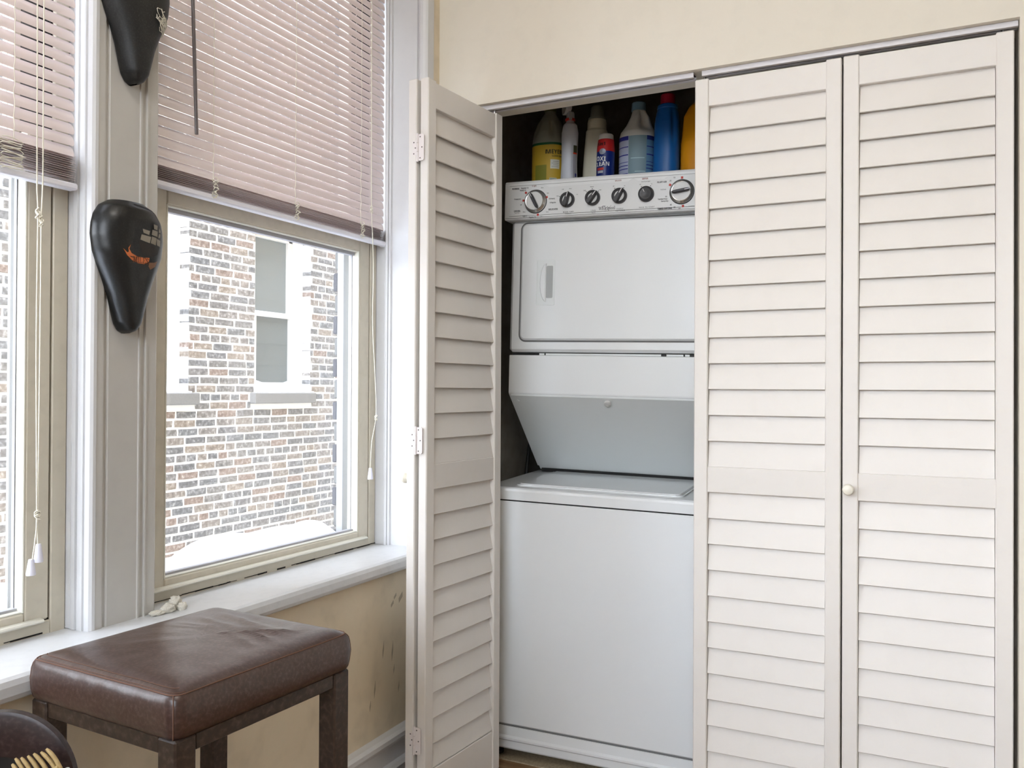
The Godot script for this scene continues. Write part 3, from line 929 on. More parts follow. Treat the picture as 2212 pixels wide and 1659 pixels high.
func laundry_machine():
	var w := base("washer_dryer", machine_xf())
	var W := 0.692
	# ---- washer cabinet
	var s := st()
	mb(s, -0.010, -1.212, -0.56, W + 0.010, -0.4875, 0.140, 0.006)
	obj("washer_cabinet", s, M.enamel, w)
	s = st()
	along_x(s, [[-0.50, -1.289], [0.136, -1.289], [0.139, -1.284], [0.140, -1.262], [0.147, -1.256], [0.147, -1.250], [0.140, -1.244], [0.140, -1.2155], [-0.50, -1.2155]], -0.010, W + 0.010, Y0)
	obj("toe_panel", s, M.enamel, w)
	s = st()
	mb(s, -0.004, -1.216, -0.5, W + 0.004, -1.211, 0.1365)
	obj("seam", s, M.soft_seam, w)
	s = st()
	mb(s, -0.006, -0.489, -0.5, W + 0.006, -0.4835, 0.1355)
	obj("seam", s, M.seam, w)
	for q in [[0.03, 0.10], [W - 0.06, 0.10], [0.03, -0.5], [W - 0.06, -0.5]]:
		s = st()
		lathe(s, [[0.0, 0.0], [0.018, 0.0], [0.018, 0.010], [0.008, 0.012], [0.008, 0.034]], 12, Transform3D(Basis.IDENTITY, Vector3(q[0] + 0.01, -0.0006, q[1])))
		obj("foot", s, M.black, w)
	# ---- washer top with its lid
	s = st()
	along_x(s, [[-0.56, -0.484], [0.140, -0.484], [0.141, -0.456], [0.138, -0.4485], [0.130, -0.4446], [0.12, -0.4441], [-0.56, -0.4300]], -0.010, W + 0.010, Y0)
	obj("washer_top", s, M.enamel, w)
	# local frame lying on the sloping top: x along x, y towards the back, z up
	var up := Vector3(0, 1, 0.0207).normalized()
	var bk := Vector3(0, 0.0207, -1).normalized()
	var lx := Transform3D(Basis(Vector3(1, 0, 0), bk, up), Vector3(0, -0.4441 + Y0, 0.12))
	s = st()
	ring(s, round_rect(0.066, 0.036, 0.624, 0.452, 0.030), round_rect(0.072, 0.042, 0.618, 0.446, 0.026), -0.001, 0.0035, lx)
	obj("lid_rim", s, M.enamel, w)
	s = st()
	plate(s, round_rect(0.076, 0.046, 0.614, 0.442, 0.024), -0.004, 0.0062, 0.0035, lx)
	plate(s, round_rect(0.25, 0.040, 0.44, 0.060, 0.009), -0.002, 0.0045, 0.002, lx)
	obj("lid", s, M.enamel, w)
	# ---- panels between washer and dryer
	s = st()
	along_x(s, [[-0.56, -0.40], [-0.30, -0.412], [-0.004, -0.1445], [-0.0005, -0.140], [0.0, -0.136], [0.0, -0.013], [-0.003, -0.0105], [-0.56, -0.0105]], 0.003, W - 0.003, Y0)
	var body := obj("middle_panel", s, M.enamel, w)
	s = st()
	along_x(s, [[-0.310, -0.420], [-0.306, -0.4245], [-0.001, -0.1490], [-0.0005, -0.1445], [-0.006, -0.1440]], 0.012, W - 0.012, Y0)
	obj("slanted_panel", s, M.enamel_dull, w)
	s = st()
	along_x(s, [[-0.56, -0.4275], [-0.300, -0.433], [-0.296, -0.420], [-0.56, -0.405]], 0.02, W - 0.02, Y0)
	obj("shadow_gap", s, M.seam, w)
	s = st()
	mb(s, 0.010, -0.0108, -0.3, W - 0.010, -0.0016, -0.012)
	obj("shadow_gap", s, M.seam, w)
	# pale strip and dark hinge pieces glimpsed in the gap under the dryer
	s = st()
	mb(s, 0.10, -0.0095, -0.013, W - 0.06, -0.0035, -0.008)
	obj("gap_strip", s, M.enamel_dull, w)
	for q in [[0.096, 0.013], [0.128, 0.004], [0.525, 0.017], [0.596, 0.005], [0.616, 0.014]]:
		s = st()
		mb(s, q[0], -0.0098, -0.010, q[0] + q[1], -0.0034, -0.005, 0.001)
		obj("hinge_piece", s, M.black, w)
	# catch and screws on the slanted panel
	var sl := Vector3(0, 0.2755, 0.305).normalized()
	var sb := Basis(Vector3(1, 0, 0), sl, Vector3(1, 0, 0).cross(sl))
	for q in [[0.350, 0.022, 0.0115, 0.010], [0.030, 0.026, 0.005, 0.002]]:
		s = st()
		lathe(s, [[0.0, q[3]], [q[2] * 0.5, q[3]], [q[2] * 0.5, q[3] * 0.55], [q[2] * 0.62, q[3] * 0.55], [q[2] * 0.62, q[3]], [q[2], q[3] * 0.85], [q[2], 0.0]], 18, Transform3D(Basis(sb.x, sb.z, -sb.y), Vector3(q[0], -0.1490 + Y0, -0.001) - sl * q[1]))
		obj("catch" if q[2] > 0.01 else "screw", s, M.knob_white if q[2] > 0.01 else M.enamel_dull, w)
	# ---- dryer body
	s = st()
	mb(s, 0.0, 0.0, -0.56, W, 0.447, 0.0, 0.010)
	obj("dryer_cabinet", s, M.enamel, w)
	s = st()
	ring(s, round_rect(0.035, 0.034, W - 0.035, 0.4395, 0.025), round_rect(0.041, 0.040, W - 0.041, 0.4335, 0.020), -0.004, 0.0009)
	var seam := obj("door_gap", s, M.soft_seam, w, Transform3D(Basis.IDENTITY, Vector3(0, Y0, 0)))
	seam.name = "door_gap"
	s = st()
	plate(s, round_rect(0.0405, 0.0395, W - 0.0405, 0.434, 0.020), -0.004, 0.0085, 0.006)
	var dd := obj("dryer_door", s, M.enamel, w, Transform3D(Basis.IDENTITY, Vector3(0, Y0, 0)))
	# recessed pull, the shade of its hollow put into a grey plate
	s = st()
	ring(s, round_rect(0.0975, 0.157, 0.1645, 0.3105, 0.004, 3), round_rect(0.1015, 0.161, 0.1605, 0.3065, 0.003, 3), 0.006, 0.0100)
	plate(s, round_rect(0.099, 0.159, 0.163, 0.309, 0.003, 3), 0.006, 0.0089, 0.0005)
	obj("handle", s, M.enamel_dull, dd)
	s = st()
	plate(s, round_rect(0.134, 0.181, 0.157, 0.289, 0.004, 3), 0.006, 0.0093, 0.0002)
	obj("handle_recess_shade", s, std(Color(0.66, 0.67, 0.67), 0.5), dd)
	s = st()
	var grip := PackedVector2Array([Vector2(0.134, 0.168), Vector2(0.134, 0.297)])
	for k in 13:
		var a := PI * 0.5 + PI * k / 12.0
		grip.append(Vector2(0.134 + 0.022 * cos(a), 0.2325 + 0.0645 * sin(a)))
	plate(s, grip, 0.006, 0.0150, 0.003)
	obj("handle_grip", s, M.enamel, dd)
	# ---- console
	s = st()
	along_x(s, [[-0.56, 0.445], [0.026, 0.445], [0.030, 0.449], [0.0310, 0.566], [0.027, 0.573], [0.018, 0.576], [-0.56, 0.5765]], -0.014, W + 0.014, Y0)
	var con := obj("console", s, M.console, w)
	var zc := 0.0318
	s = st()
	plate(s, round_rect(0.004, 0.4570, W - 0.004, 0.5580, 0.004, 3), 0.028, zc, 0.0006)
	obj("console_panel", s, M.console_panel, w, Transform3D(Basis.IDENTITY, Vector3(0, Y0, 0)))
	s = st()
	mb(s, 0.002, 0.5580, 0.030, W - 0.002, 0.5590, 0.0316)
	mb(s, 0.002, 0.4560, 0.030, W - 0.002, 0.4570, 0.0316)
	mb(s, -0.012, 0.4500, 0.0294, W + 0.012, 0.4512, 0.0308)
	obj("trim_line", s, M.ink_grey, w)
	s = st()
	plate(s, PackedVector2Array([Vector2(0.128, 0.5575), Vector2(0.43, 0.5575), Vector2(0.415, 0.5475), Vector2(0.145, 0.5475)]), 0.031, 0.0323, 0.0001)
	plate(s, PackedVector2Array([Vector2(0.432, 0.5575), Vector2(0.545, 0.5575), Vector2(0.53, 0.5475), Vector2(0.446, 0.5475)]), 0.031, 0.0323, 0.0001)
	obj("name_band", s, M.console, w, Transform3D(Basis.IDENTITY, Vector3(0, Y0, 0)))
	# printed words
	var inks := {"d": M.ink, "g": M.ink_grey, "r": M.ink_red}
	for q in [["NORMAL", 0.0249, 0.5490, 0.0085, "d"], ["Regular 10", 0.0575, 0.5492, 0.0075, "d"], ["Heavy 14", 0.0510, 0.5419, 0.0070, "d"], ["6 Light", 0.0914, 0.5544, 0.0070, "r"], ["Rinse", 0.1203, 0.5467, 0.0050, "g"], ["Spin", 0.1404, 0.5278, 0.0050, "g"], ["10 Heavy", 0.1547, 0.5082, 0.0070, "d"], ["6 Regular", 0.1591, 0.4953, 0.0070, "d"], ["DELICATES", 0.1605, 0.4726, 0.0088, "d"], ["Rinse", 0.1404, 0.4650, 0.0050, "g"], ["Soak", 0.1187, 0.4516, 0.0050, "g"], ["Regular 10", 0.0875, 0.4501, 0.0070, "d"], ["Light 6", 0.0600, 0.4554, 0.0070, "d"], ["Rinse", 0.0571, 0.4695, 0.0050, "g"], ["CASUAL", 0.0319, 0.4735, 0.0088, "d"], ["Perm Press", 0.0312, 0.4673, 0.0045, "g"], ["Off", 0.0451, 0.4934, 0.0050, "g"], ["Prewash 6", 0.0325, 0.5135, 0.0070, "d"], ["Cold", 0.1928, 0.5367, 0.0045, "g"], ["Warm", 0.2191, 0.5372, 0.0045, "g"], ["Hot", 0.2427, 0.5169, 0.0045, "g"], ["Cold", 0.1748, 0.5157, 0.0045, "g"], ["W A S H   T E M P", 0.2139, 0.4610, 0.0066, "d"], ["All Cold Rinses", 0.2141, 0.4554, 0.0042, "g"], ["L O A D", 0.2992, 0.4609, 0.0066, "d"], ["S I Z E", 0.3001, 0.4541, 0.0066, "d"], ["Medium", 0.2933, 0.5388, 0.0045, "g"], ["Small", 0.2685, 0.5280, 0.0045, "g"], ["Large", 0.3208, 0.5270, 0.0045, "g"], ["WASHER", 0.3806, 0.5526, 0.0075, "r"], ["DRYER", 0.4684, 0.5528, 0.0085, "r"], ["F A B R I C", 0.3887, 0.4616, 0.0066, "d"], ["S O F T E N E R", 0.3896, 0.4556, 0.0066, "d"], ["P U S H   T O   S T A R T", 0.4759, 0.4616, 0.0066, "d"], ["End of Cycle Signal", 0.4709, 0.5438, 0.0045, "g"], ["Off", 0.4529, 0.5352, 0.0045, "g"], ["On", 0.4901, 0.5348, 0.0045, "g"], ["Off", 0.3652, 0.5353, 0.0045, "g"], ["On", 0.4021, 0.5347, 0.0045, "g"], ["FLUFF AIR", 0.5227, 0.5384, 0.0085, "d"], ["20", 0.5496, 0.5406, 0.0070, "d"], ["10", 0.5618, 0.5496, 0.0070, "d"], ["Cool Down", 0.5277, 0.5148, 0.0050, "g"], ["30", 0.5370, 0.4915, 0.0070, "d"], ["Tumble Press", 0.5262, 0.4845, 0.0068, "d"], ["Damp Dry", 0.5330, 0.4777, 0.0068, "d"], ["40", 0.5527, 0.4649, 0.0070, "d"], ["TIMED DRYING", 0.5336, 0.4544, 0.0088, "d"], ["50", 0.5643, 0.4566, 0.0070, "d"], ["60", 0.5801, 0.4519, 0.0070, "d"], ["Cool Down", 0.6172, 0.4572, 0.0050, "g"]]:
		letters(q[0], q[3] * 0.88, Vector3(q[1], q[2] + Y0, zc + 0.0006), inks[q[4]], con, Basis.IDENTITY.scaled(Vector3(0.84, 1, 1)), "Droid Sans", "lettering", q[0] == q[0].to_upper() and q[3] > 0.008)
	letters("Whirlpool", 0.0135, Vector3(0.3445, 0.4660 + Y0, zc + 0.0006), M.ink, con, Basis.IDENTITY.scaled(Vector3(0.85, 1, 1)), "Droid Serif")
	s = st()
	tube(s, [Vector3(0.334, 0.4555 + Y0, zc), Vector3(0.3445, 0.4600 + Y0, zc), Vector3(0.3535, 0.4680 + Y0, zc), Vector3(0.3590, 0.4755 + Y0, zc)], 0.0004, 5)
	obj("logo_swoosh", s, M.ink_grey, con)
	for q in [[0.330, 0.4722, 0.010]]:
		s = st()
		mb(s, q[0], q[1], zc - 0.0005, q[0] + q[2], q[1] + 0.0016, zc + 0.0004)
		obj("logo_bar", s, M.ink, con)
	# tick dots, red marks
	for q in [[0.1813, 0.5135], [0.2741, 0.5235], [0.2939, 0.5324], [0.3147, 0.5233], [0.3696, 0.5284], [0.3989, 0.5287], [0.4571, 0.5286], [0.4864, 0.5289]]:
		s = st()
		lathe(s, [[0.0, 0.0012], [0.0014, 0.0010], [0.0014, 0.0]], 10, Transform3D(Basis(Vector3(1, 0, 0), Vector3(0, 0, 1), Vector3(0, -1, 0)), Vector3(q[0], q[1] + Y0, zc - 0.0004)))
		obj("tick_dot", s, M.ink, con)
	for q in [[0.0621, 0.5334, 0.0977, 0.5019], [0.0541, 0.5076, 0.0977, 0.5019], [0.1367, 0.5142, 0.0977, 0.5019], [0.1067, 0.4576, 0.0977, 0.5019], [0.5861, 0.5482, 0.5863, 0.5039], [0.549, 0.5277, 0.5863, 0.5039], [0.5911, 0.459, 0.5863, 0.5039]]:
		var d := Vector2(q[0] - q[2], q[1] - q[3])
		s = st()
		box(s, Vector3(-0.0034, -0.0036, -0.0004), Vector3(0.0034, 0.0036, 0.0006))
		obj("red_mark", s, M.red, con, Transform3D(Basis(Vector3(0, 0, 1), d.angle() - PI / 2), Vector3(q[0], q[1] + Y0, zc)))
	dial(w, Vector3(0.0977, 0.5019 + Y0, zc), 0.0392, deg_to_rad(118))
	dial(w, Vector3(0.5863, 0.5039 + Y0, zc), 0.0385, deg_to_rad(8))
	for q in [[0.2097, 0.5007, 72.0], [0.2966, 0.502, 50.0], [0.3861, 0.5029, 58.0]]:
		selector(w, Vector3(q[0], q[1] + Y0, zc), 0.0252, deg_to_rad(q[2]))
	# plain start knob
	var FZ := Basis(Vector3(1, 0, 0), Vector3(0, 0, 1), Vector3(0, -1, 0))
	s = st()
	lathe(s, [[0.0, 0.014], [0.011, 0.0145], [0.0145, 0.0165], [0.018, 0.0165], [0.0240, 0.012], [0.0252, 0.003], [0.0252, -0.001]], 36, Transform3D(FZ, Vector3(0.4737, 0.5031 + Y0, zc)))
	var k4 := obj("start_knob", s, M.knob_grey, w)
	s = st()
	box(s, Vector3(-0.005, -0.0008, 0.0140), Vector3(0.005, 0.0008, 0.0168))
	obj("pointer_line", s, M.white_ink, k4, Transform3D(Basis(Vector3(0, 0, 1), deg_to_rad(118)), Vector3(0.4737 - 0.006, 0.5031 + Y0 + 0.010, zc)))
	# drain hose / power cord at the left
	s = st()
	tube(s, [Vector3(-0.044, -0.02 + Y0, -0.40), Vector3(-0.042, -0.18 + Y0, -0.36), Vector3(-0.036, -0.30 + Y0, -0.32), Vector3(-0.030, -0.43 + Y0, -0.27), Vector3(-0.028, -0.52 + Y0, -0.26), Vector3(-0.028, -0.9 + Y0, -0.27)], 0.0065, 8)
	obj("power_cord", s, M.black, w)
	tag(w, "white stacked washer and dryer with a row of grey dials in the closet", "washer dryer")

func dial(w: Node, at: Vector3, r: float, ang: float):
	var FZ := Basis(Vector3(1, 0, 0), Vector3(0, 0, 1), Vector3(0, -1, 0))
	var s := st()
	lathe(s, [[0.0, 0.001], [r, 0.001], [r * 1.02, 0.0], [r * 1.02, -0.001]], 44, Transform3D(FZ, at))
	var d := obj("dial", s, M.black, w)
	s = st()
	lathe(s, [[r * 0.75, 0.0135], [r * 0.80, 0.0140], [r * 0.97, 0.008], [r * 0.975, 0.001]], 44, Transform3D(FZ, at))
	obj("chrome_ring", s, M.chrome, d)
	s = st()
	lathe(s, [[0.0, 0.0125], [r * 0.76, 0.0130]], 44, Transform3D(FZ, at))
	obj("dial_face", s, M.knob_white, d)
	s = st()
	var p := PackedVector2Array()
	for k in 24:
		var a := TAU * k / 24.0
		p.append(Vector2(r * 0.74 * cos(a), r * 0.17 * sin(a) * (1.0 + 0.25 * cos(a * 2.0))))
	plate(s, p, 0.010, 0.026, 0.003)
	var g := obj("dial_grip", s, M.knob_grey, d, Transform3D(Basis(Vector3(0, 0, 1), ang), at))
	g.name = "dial_grip"
	s = st()
	box(s, Vector3(r * 0.34, -0.0008, 0.024), Vector3(r * 0.70, 0.0008, 0.0266))
	obj("pointer_line", s, M.white_ink, d, Transform3D(Basis(Vector3(0, 0, 1), ang), at))

func selector(w: Node, at: Vector3, r: float, ang: float):
	var FZ := Basis(Vector3(1, 0, 0), Vector3(0, 0, 1), Vector3(0, -1, 0))
	var s := st()
	lathe(s, [[r * 0.66, 0.004], [r * 0.70, 0.011], [r * 0.80, 0.0125], [r * 0.98, 0.009], [r, -0.001]], 36, Transform3D(FZ, at))
	var d := obj("selector_knob", s, M.knob_grey, w)
	s = st()
	lathe(s, [[0.0, 0.0045], [r * 0.69, 0.0045]], 32, Transform3D(FZ, at))
	obj("knob_face", s, M.knob_white, d)
	s = st()
	plate(s, PackedVector2Array([Vector2(r * 1.02, 0), Vector2(r * 0.85, 0.0042), Vector2(r * 0.2, 0.0062), Vector2(-r * 0.6, 0.0075), Vector2(-r * 0.88, 0.0062), Vector2(-r * 0.95, 0), Vector2(-r * 0.88, -0.0062), Vector2(-r * 0.6, -0.0075), Vector2(r * 0.2, -0.0062), Vector2(r * 0.85, -0.0042)]), 0.002, 0.022, 0.002)
	obj("grip", s, M.knob_grey, d, Transform3D(Basis(Vector3(0, 0, 1), ang), at))
	s = st()
	box(s, Vector3(r * 0.28, -0.0009, 0.020), Vector3(r * 0.92, 0.0009, 0.0226))
	obj("pointer_line", s, M.white_ink, d, Transform3D(Basis(Vector3(0, 0, 1), ang), at))

# ================================================================== bottles on the dryer
# profile rows: [y, half width, half depth, squareness, x shift]; dents: [angle, y, wa, wy, depth]
func bot_at(prof: Array, y: float, a: float, dents: Array, off: float) -> Vector3:
	var i := 0
	while i < prof.size() - 2 and prof[i + 1][0] < y: i += 1
	var p: Array = prof[i]
	var q: Array = prof[i + 1]
	var f: float = clampf((y - p[0]) / max(1e-6, q[0] - p[0]), 0.0, 1.0)
	var rx: float = lerpf(p[1], q[1], f)
	var rz: float = lerpf(p[2], q[2], f)
	var sq: float = lerpf(p[3], q[3], f)
	var sh: float = lerpf(p[4], q[4], f)
	var c := cos(a)
	var s := sin(a)
	var e := 2.0 / sq
	var cut := off
	for d in dents:
		var da: float = wrapf(a - d[0], -PI, PI) / d[2]
		var dy: float = (y - d[1]) / d[3]
		var m: float = pow(abs(da), 4.0) + pow(abs(dy), 4.0)
		cut -= d[4] * exp(-m * 1.4)
	return Vector3(sh + signf(c) * pow(abs(c), e) * (rx + cut), y, signf(s) * pow(abs(s), e) * (rz + cut))

func bottle_skin(prof: Array, dents := [], nu := 48, nv := 44) -> ArrayMesh:
	var s := st()
	var y0: float = prof[0][0]
	var y1: float = prof[prof.size() - 1][0]
	var ys: Array = []
	for k in nv + 1: ys.append(lerpf(y0, y1, float(k) / nv))
	for p in prof: ys.append(p[0])
	ys.sort()
	var rows: Array = []
	var last := -9.0
	for y in ys:
		if y - last < 0.0004: continue
		last = y
		var row: Array = []
		for k in nu: row.append(bot_at(prof, y, TAU * k / nu, dents, 0.0))
		rows.append(row)
	s.set_smooth_group(1)
	for i in rows.size() - 1:
		for k in nu:
			var k2 := (k + 1) % nu
			var o: Vector3 = (rows[i][k] + rows[i + 1][k2]) * 0.5
			quad(s, rows[i][k], rows[i][k2], rows[i + 1][k2], rows[i + 1][k], Vector3(o.x, 0, o.z))
	s.set_smooth_group(-1)
	for e in [[0, -1.0], [rows.size() - 1, 1.0]]:
		var c := Vector3.ZERO
		for v in rows[e[0]]: c += v
		c /= nu
		for k in nu: tri(s, c, rows[e[0]][k], rows[e[0]][(k + 1) % nu], Vector3(0, e[1], 0))
	return done(s)

# a printed patch that follows the bottle's skin (angles in degrees, 90 faces the viewer)
func patch(prof: Array, a0: float, a1: float, y0: float, y1: float, off := 0.0006) -> ArrayMesh:
	var s := st()
	var rows: Array = []
	var n: int = max(2, int(abs(a1 - a0) / 6.0))
	for j in 5:
		var row: Array = []
		for k in n + 1: row.append(bot_at(prof, lerpf(y0, y1, j / 4.0), deg_to_rad(lerpf(a0, a1, float(k) / n)), [], off))
		rows.append(row)
	s.set_smooth_group(1)
	for i in 4:
		for k in n:
			var o: Vector3 = rows[i][k]
			quad(s, rows[i][k], rows[i][k + 1], rows[i + 1][k + 1], rows[i + 1][k], Vector3(o.x, 0, o.z))
	return done(s)

# words bent round the skin, centred at angle a and height y
func bent_text(prof: Array, t: String, size: float, a: float, y: float, r: float, off := 0.0011, slant := 0.0, font := "Droid Sans", bold := true) -> ArrayMesh:
	var src := text_mesh(t, size, font, bold)
	var arr := src.surface_get_arrays(0)
	var v: PackedVector3Array = arr[Mesh.ARRAY_VERTEX]
	for i in v.size():
		var aa := deg_to_rad(a) - v[i].x / r
		v[i] = bot_at(prof, y + v[i].y + v[i].x * slant, aa, [], off + v[i].z)
	arr[Mesh.ARRAY_VERTEX] = v
	arr[Mesh.ARRAY_NORMAL] = null
	arr[Mesh.ARRAY_TANGENT] = null
	var am := ArrayMesh.new()
	am.add_surface_from_arrays(Mesh.PRIMITIVE_TRIANGLES, arr)
	var s := SurfaceTool.new()
	s.create_from(am, 0)
	s.generate_normals()
	return s.commit()

func cap_prof(r: float, y0: float, h: float) -> Array:
	return [[0.0, y0 + h], [r * 0.9, y0 + h], [r, y0 + h - 0.003], [r * 1.03, y0], [0.0, y0]]

func bottles():
	var mx := machine_xf()
	var B := func(x: float, z: float, turn := 0.0) -> Transform3D:
		return mx * Transform3D(Basis(Vector3.UP, turn), Vector3(x, 0.5765 + Y0, z))
	var grp := "cleaning bottles on top of the dryer"
	var clear_plastic := std(Color(0.62, 0.63, 0.58), 0.35)
	clear_plastic.backlight_enabled = true
	clear_plastic.backlight = Color(0.25, 0.25, 0.23)
	var s: SurfaceTool
	# --- 1 grey jug with yellow label
	var b := base("detergent_jug", B.call(0.0770, -0.145, 0.0))
	var p1 := [[0.0, 0.052, 0.048, 2.6, 0.0], [0.006, 0.057, 0.053, 2.6, 0.0], [0.165, 0.0585, 0.054, 2.6, 0.0], [0.20, 0.054, 0.052, 2.4, 0.0], [0.235, 0.042, 0.042, 2.2, 0.0], [0.262, 0.026, 0.027, 2.0, 0.0], [0.272, 0.019, 0.019, 2.0, 0.0], [0.285, 0.018, 0.018, 2.0, 0.0]]
	put("jug_body", bottle_skin(p1, [[deg_to_rad(64), 0.208, 0.16, 0.030, 0.016], [deg_to_rad(128), 0.215, 0.20, 0.030, 0.010]]), clear_plastic, b)
	put("label", patch(p1, -60, 240, 0.006, 0.150), std(Color(0.80, 0.66, 0.20), 0.55), b)
	put("label_band", patch(p1, -60, 240, 0.150, 0.158, 0.0008), std(Color(0.10, 0.36, 0.20), 0.5), b)
	put("label_band", patch(p1, -60, 240, 0.008, 0.012, 0.0008), std(Color(0.62, 0.52, 0.14), 0.5), b)
	put("label_panel", patch(p1, 84, 118, 0.016, 0.080, 0.0009), std(Color(0.56, 0.55, 0.18), 0.6), b)
	put("label_panel", patch(p1, 34, 72, 0.066, 0.098, 0.0009), std(Color(0.86, 0.86, 0.80), 0.6), b)
	put("barcode", patch(p1, 45, 74, 0.014, 0.034, 0.0009), std(Color(0.80, 0.84, 0.76), 0.6), b)
	for k in 9:
		put("barcode_bar", patch(p1, 48 + k * 2.7, 49.4 + k * 2.7, 0.018, 0.031, 0.0012), M.ink, b)
	for k in 4:
		put("print_line", patch(p1, 38, 68 - (k % 2) * 6, 0.072 + k * 0.006, 0.0732 + k * 0.006, 0.0012), M.ink_grey, b)
	put("lettering", bent_text(p1, "MEYER'S", 0.020, 48, 0.125, 0.056), std(Color(0.25, 0.26, 0.14), 0.6), b)
	put("lettering", bent_text(p1, "CLEAN DAY", 0.008, 46, 0.110, 0.056), std(Color(0.35, 0.34, 0.14), 0.6), b)
	s = st()
	lathe(s, cap_prof(0.021, 0.278, 0.022), 24)
	obj("cap", s, std(Color(0.42, 0.44, 0.26), 0.5), b)
	tag(b, "grey translucent jug with a yellow and green label, leftmost on the dryer", "bottle", grp)
	# --- 2 white spray bottle
	b = base("spray_bottle", B.call(0.1660, -0.105, 0.15))
	var p2 := [[0.0, 0.027, 0.024, 2.4, 0.0], [0.005, 0.030, 0.026, 2.4, 0.0], [0.08, 0.027, 0.024, 2.4, 0.0], [0.13, 0.028, 0.025, 2.3, 0.0], [0.185, 0.029, 0.025, 2.2, 0.0], [0.212, 0.024, 0.022, 2.0, 0.0], [0.222, 0.014, 0.014, 2.0, 0.0], [0.232, 0.012, 0.012, 2.0, 0.0]]
	put("bottle_body", bottle_skin(p2, [[deg_to_rad(50), 0.09, 0.30, 0.07, 0.003]]), std(Color(0.84, 0.85, 0.88), 0.3), b)
	put("label", patch(p2, 18, 58, 0.02, 0.112), std(Color(0.62, 0.61, 0.64), 0.5), b)
	put("label_picture", patch(p2, 18, 56, 0.113, 0.138), std(Color(0.26, 0.27, 0.18), 0.5), b)
	put("label_band", patch(p2, 18, 58, 0.108, 0.113, 0.0008), std(Color(0.80, 0.25, 0.14), 0.5), b)
	put("label_mark", patch(p2, 22, 40, 0.030, 0.042, 0.0009), std(Color(0.15, 0.15, 0.45), 0.5), b)
	put("label_mark", patch(p2, 18, 44, 0.010, 0.016, 0.0009), std(Color(0.10, 0.09, 0.30), 0.5), b)
	s = st()
	lathe(s, [[0.0, 0.2265], [0.0165, 0.2265], [0.0172, 0.229], [0.0172, 0.2345], [0.014, 0.2355]], 24)
	obj("collar_ring", s, M.red, b)
	s = st()
	lathe(s, [[0.0, 0.234], [0.0145, 0.234], [0.0138, 0.252], [0.012, 0.257], [0.0, 0.257]], 20)
	prism(s, PackedVector2Array([Vector2(-0.014, 0.254), Vector2(0.010, 0.252), Vector2(0.030, 0.262), Vector2(0.034, 0.266), Vector2(0.034, 0.276), Vector2(0.010, 0.283), Vector2(-0.014, 0.286), Vector2(-0.022, 0.276)]), 0.020, Transform3D(Basis(Vector3.UP, -1.1), Vector3(-0.007, 0, -0.009)))
	prism(s, PackedVector2Array([Vector2(0.016, 0.257), Vector2(0.020, 0.257), Vector2(0.027, 0.240), Vector2(0.029, 0.226), Vector2(0.026, 0.226), Vector2(0.022, 0.240)]), 0.010, Transform3D(Basis(Vector3.UP, -1.1), Vector3(-0.003, 0, -0.005)))
	obj("trigger_head", s, std(Color(0.80, 0.81, 0.83), 0.35), b)
	tag(b, "slim white spray bottle with a red collar, second from the left", "bottle", grp)
	# --- 3 cream bottle with grey cap
	b = base("cream_bottle", B.call(0.2455, -0.160))
	var p3 := [[0.0, 0.043, 0.038, 2.5, 0.0], [0.006, 0.0465, 0.041, 2.5, 0.0], [0.12, 0.042, 0.038, 2.4, 0.0], [0.198, 0.037, 0.035, 2.2, 0.0], [0.205, 0.033, 0.031, 2.1, 0.0], [0.212, 0.0335, 0.0315, 2.0, 0.0], [0.228, 0.0335, 0.0315, 2.0, 0.0], [0.238, 0.031, 0.030, 2.0, 0.0], [0.246, 0.025, 0.025, 2.0, 0.0]]
	put("bottle_body", bottle_skin(p3), std(Color(0.84, 0.82, 0.74), 0.4), b)
	s = st()
	lathe(s, [[0.0, 0.286], [0.019, 0.286], [0.022, 0.282], [0.0245, 0.246], [0.031, 0.244], [0.031, 0.238], [0.0, 0.238]], 28)
	obj("cap", s, std(Color(0.50, 0.51, 0.47), 0.5), b)
	tag(b, "plain cream bottle with a grey cup cap, third from the left", "bottle", grp)
	# --- 4 small stain powder can
	b = base("powder_can", B.call(0.3035, -0.080))
	var p4 := [[0.0, 0.028, 0.028, 2.0, 0.0], [0.003, 0.0305, 0.0305, 2.0, 0.0], [0.09, 0.0305, 0.0305, 2.0, 0.0], [0.118, 0.029, 0.029, 2.0, 0.0], [0.142, 0.026, 0.026, 2.0, 0.0]]
	put("can_body", bottle_skin(p4), std(Color(0.07, 0.16, 0.46), 0.35), b)
	put("label_band", patch(p4, 0, 360, 0.100, 0.1415, 0.0005), std(Color(0.78, 0.16, 0.16), 0.4), b)
	s = st()
	for k in 24:
		var a0 := deg_to_rad(96 + 22 * cos(TAU * k / 24.0))
		var a1 := deg_to_rad(96 + 22 * cos(TAU * (k + 1) / 24.0))
		tri(s, bot_at(p4, 0.098, deg_to_rad(96), [], 0.0011), bot_at(p4, 0.098 + 0.010 * sin(TAU * k / 24.0), a0, [], 0.0011), bot_at(p4, 0.098 + 0.010 * sin(TAU * (k + 1) / 24.0), a1, [], 0.0011), Vector3(0, 0, 1))
	obj("silver_badge", s, std(Color(0.66, 0.68, 0.74), 0.3, 0.3), b)
	put("lettering", bent_text(p4, "5in1", 0.016, 106, 0.124, 0.029, 0.0011), M.ink, b)
	put("lettering", bent_text(p4, "OXI", 0.021, 106, 0.074, 0.0305, 0.0012, -0.12), M.white_ink, b)
	put("lettering", bent_text(p4, "CLEAN", 0.019, 104, 0.056, 0.0305, 0.0012, 0.0), M.white_ink, b)
	put("label_band", patch(p4, 84, 132, 0.036, 0.044, 0.0010), std(Color(0.75, 0.22, 0.20), 0.4), b)
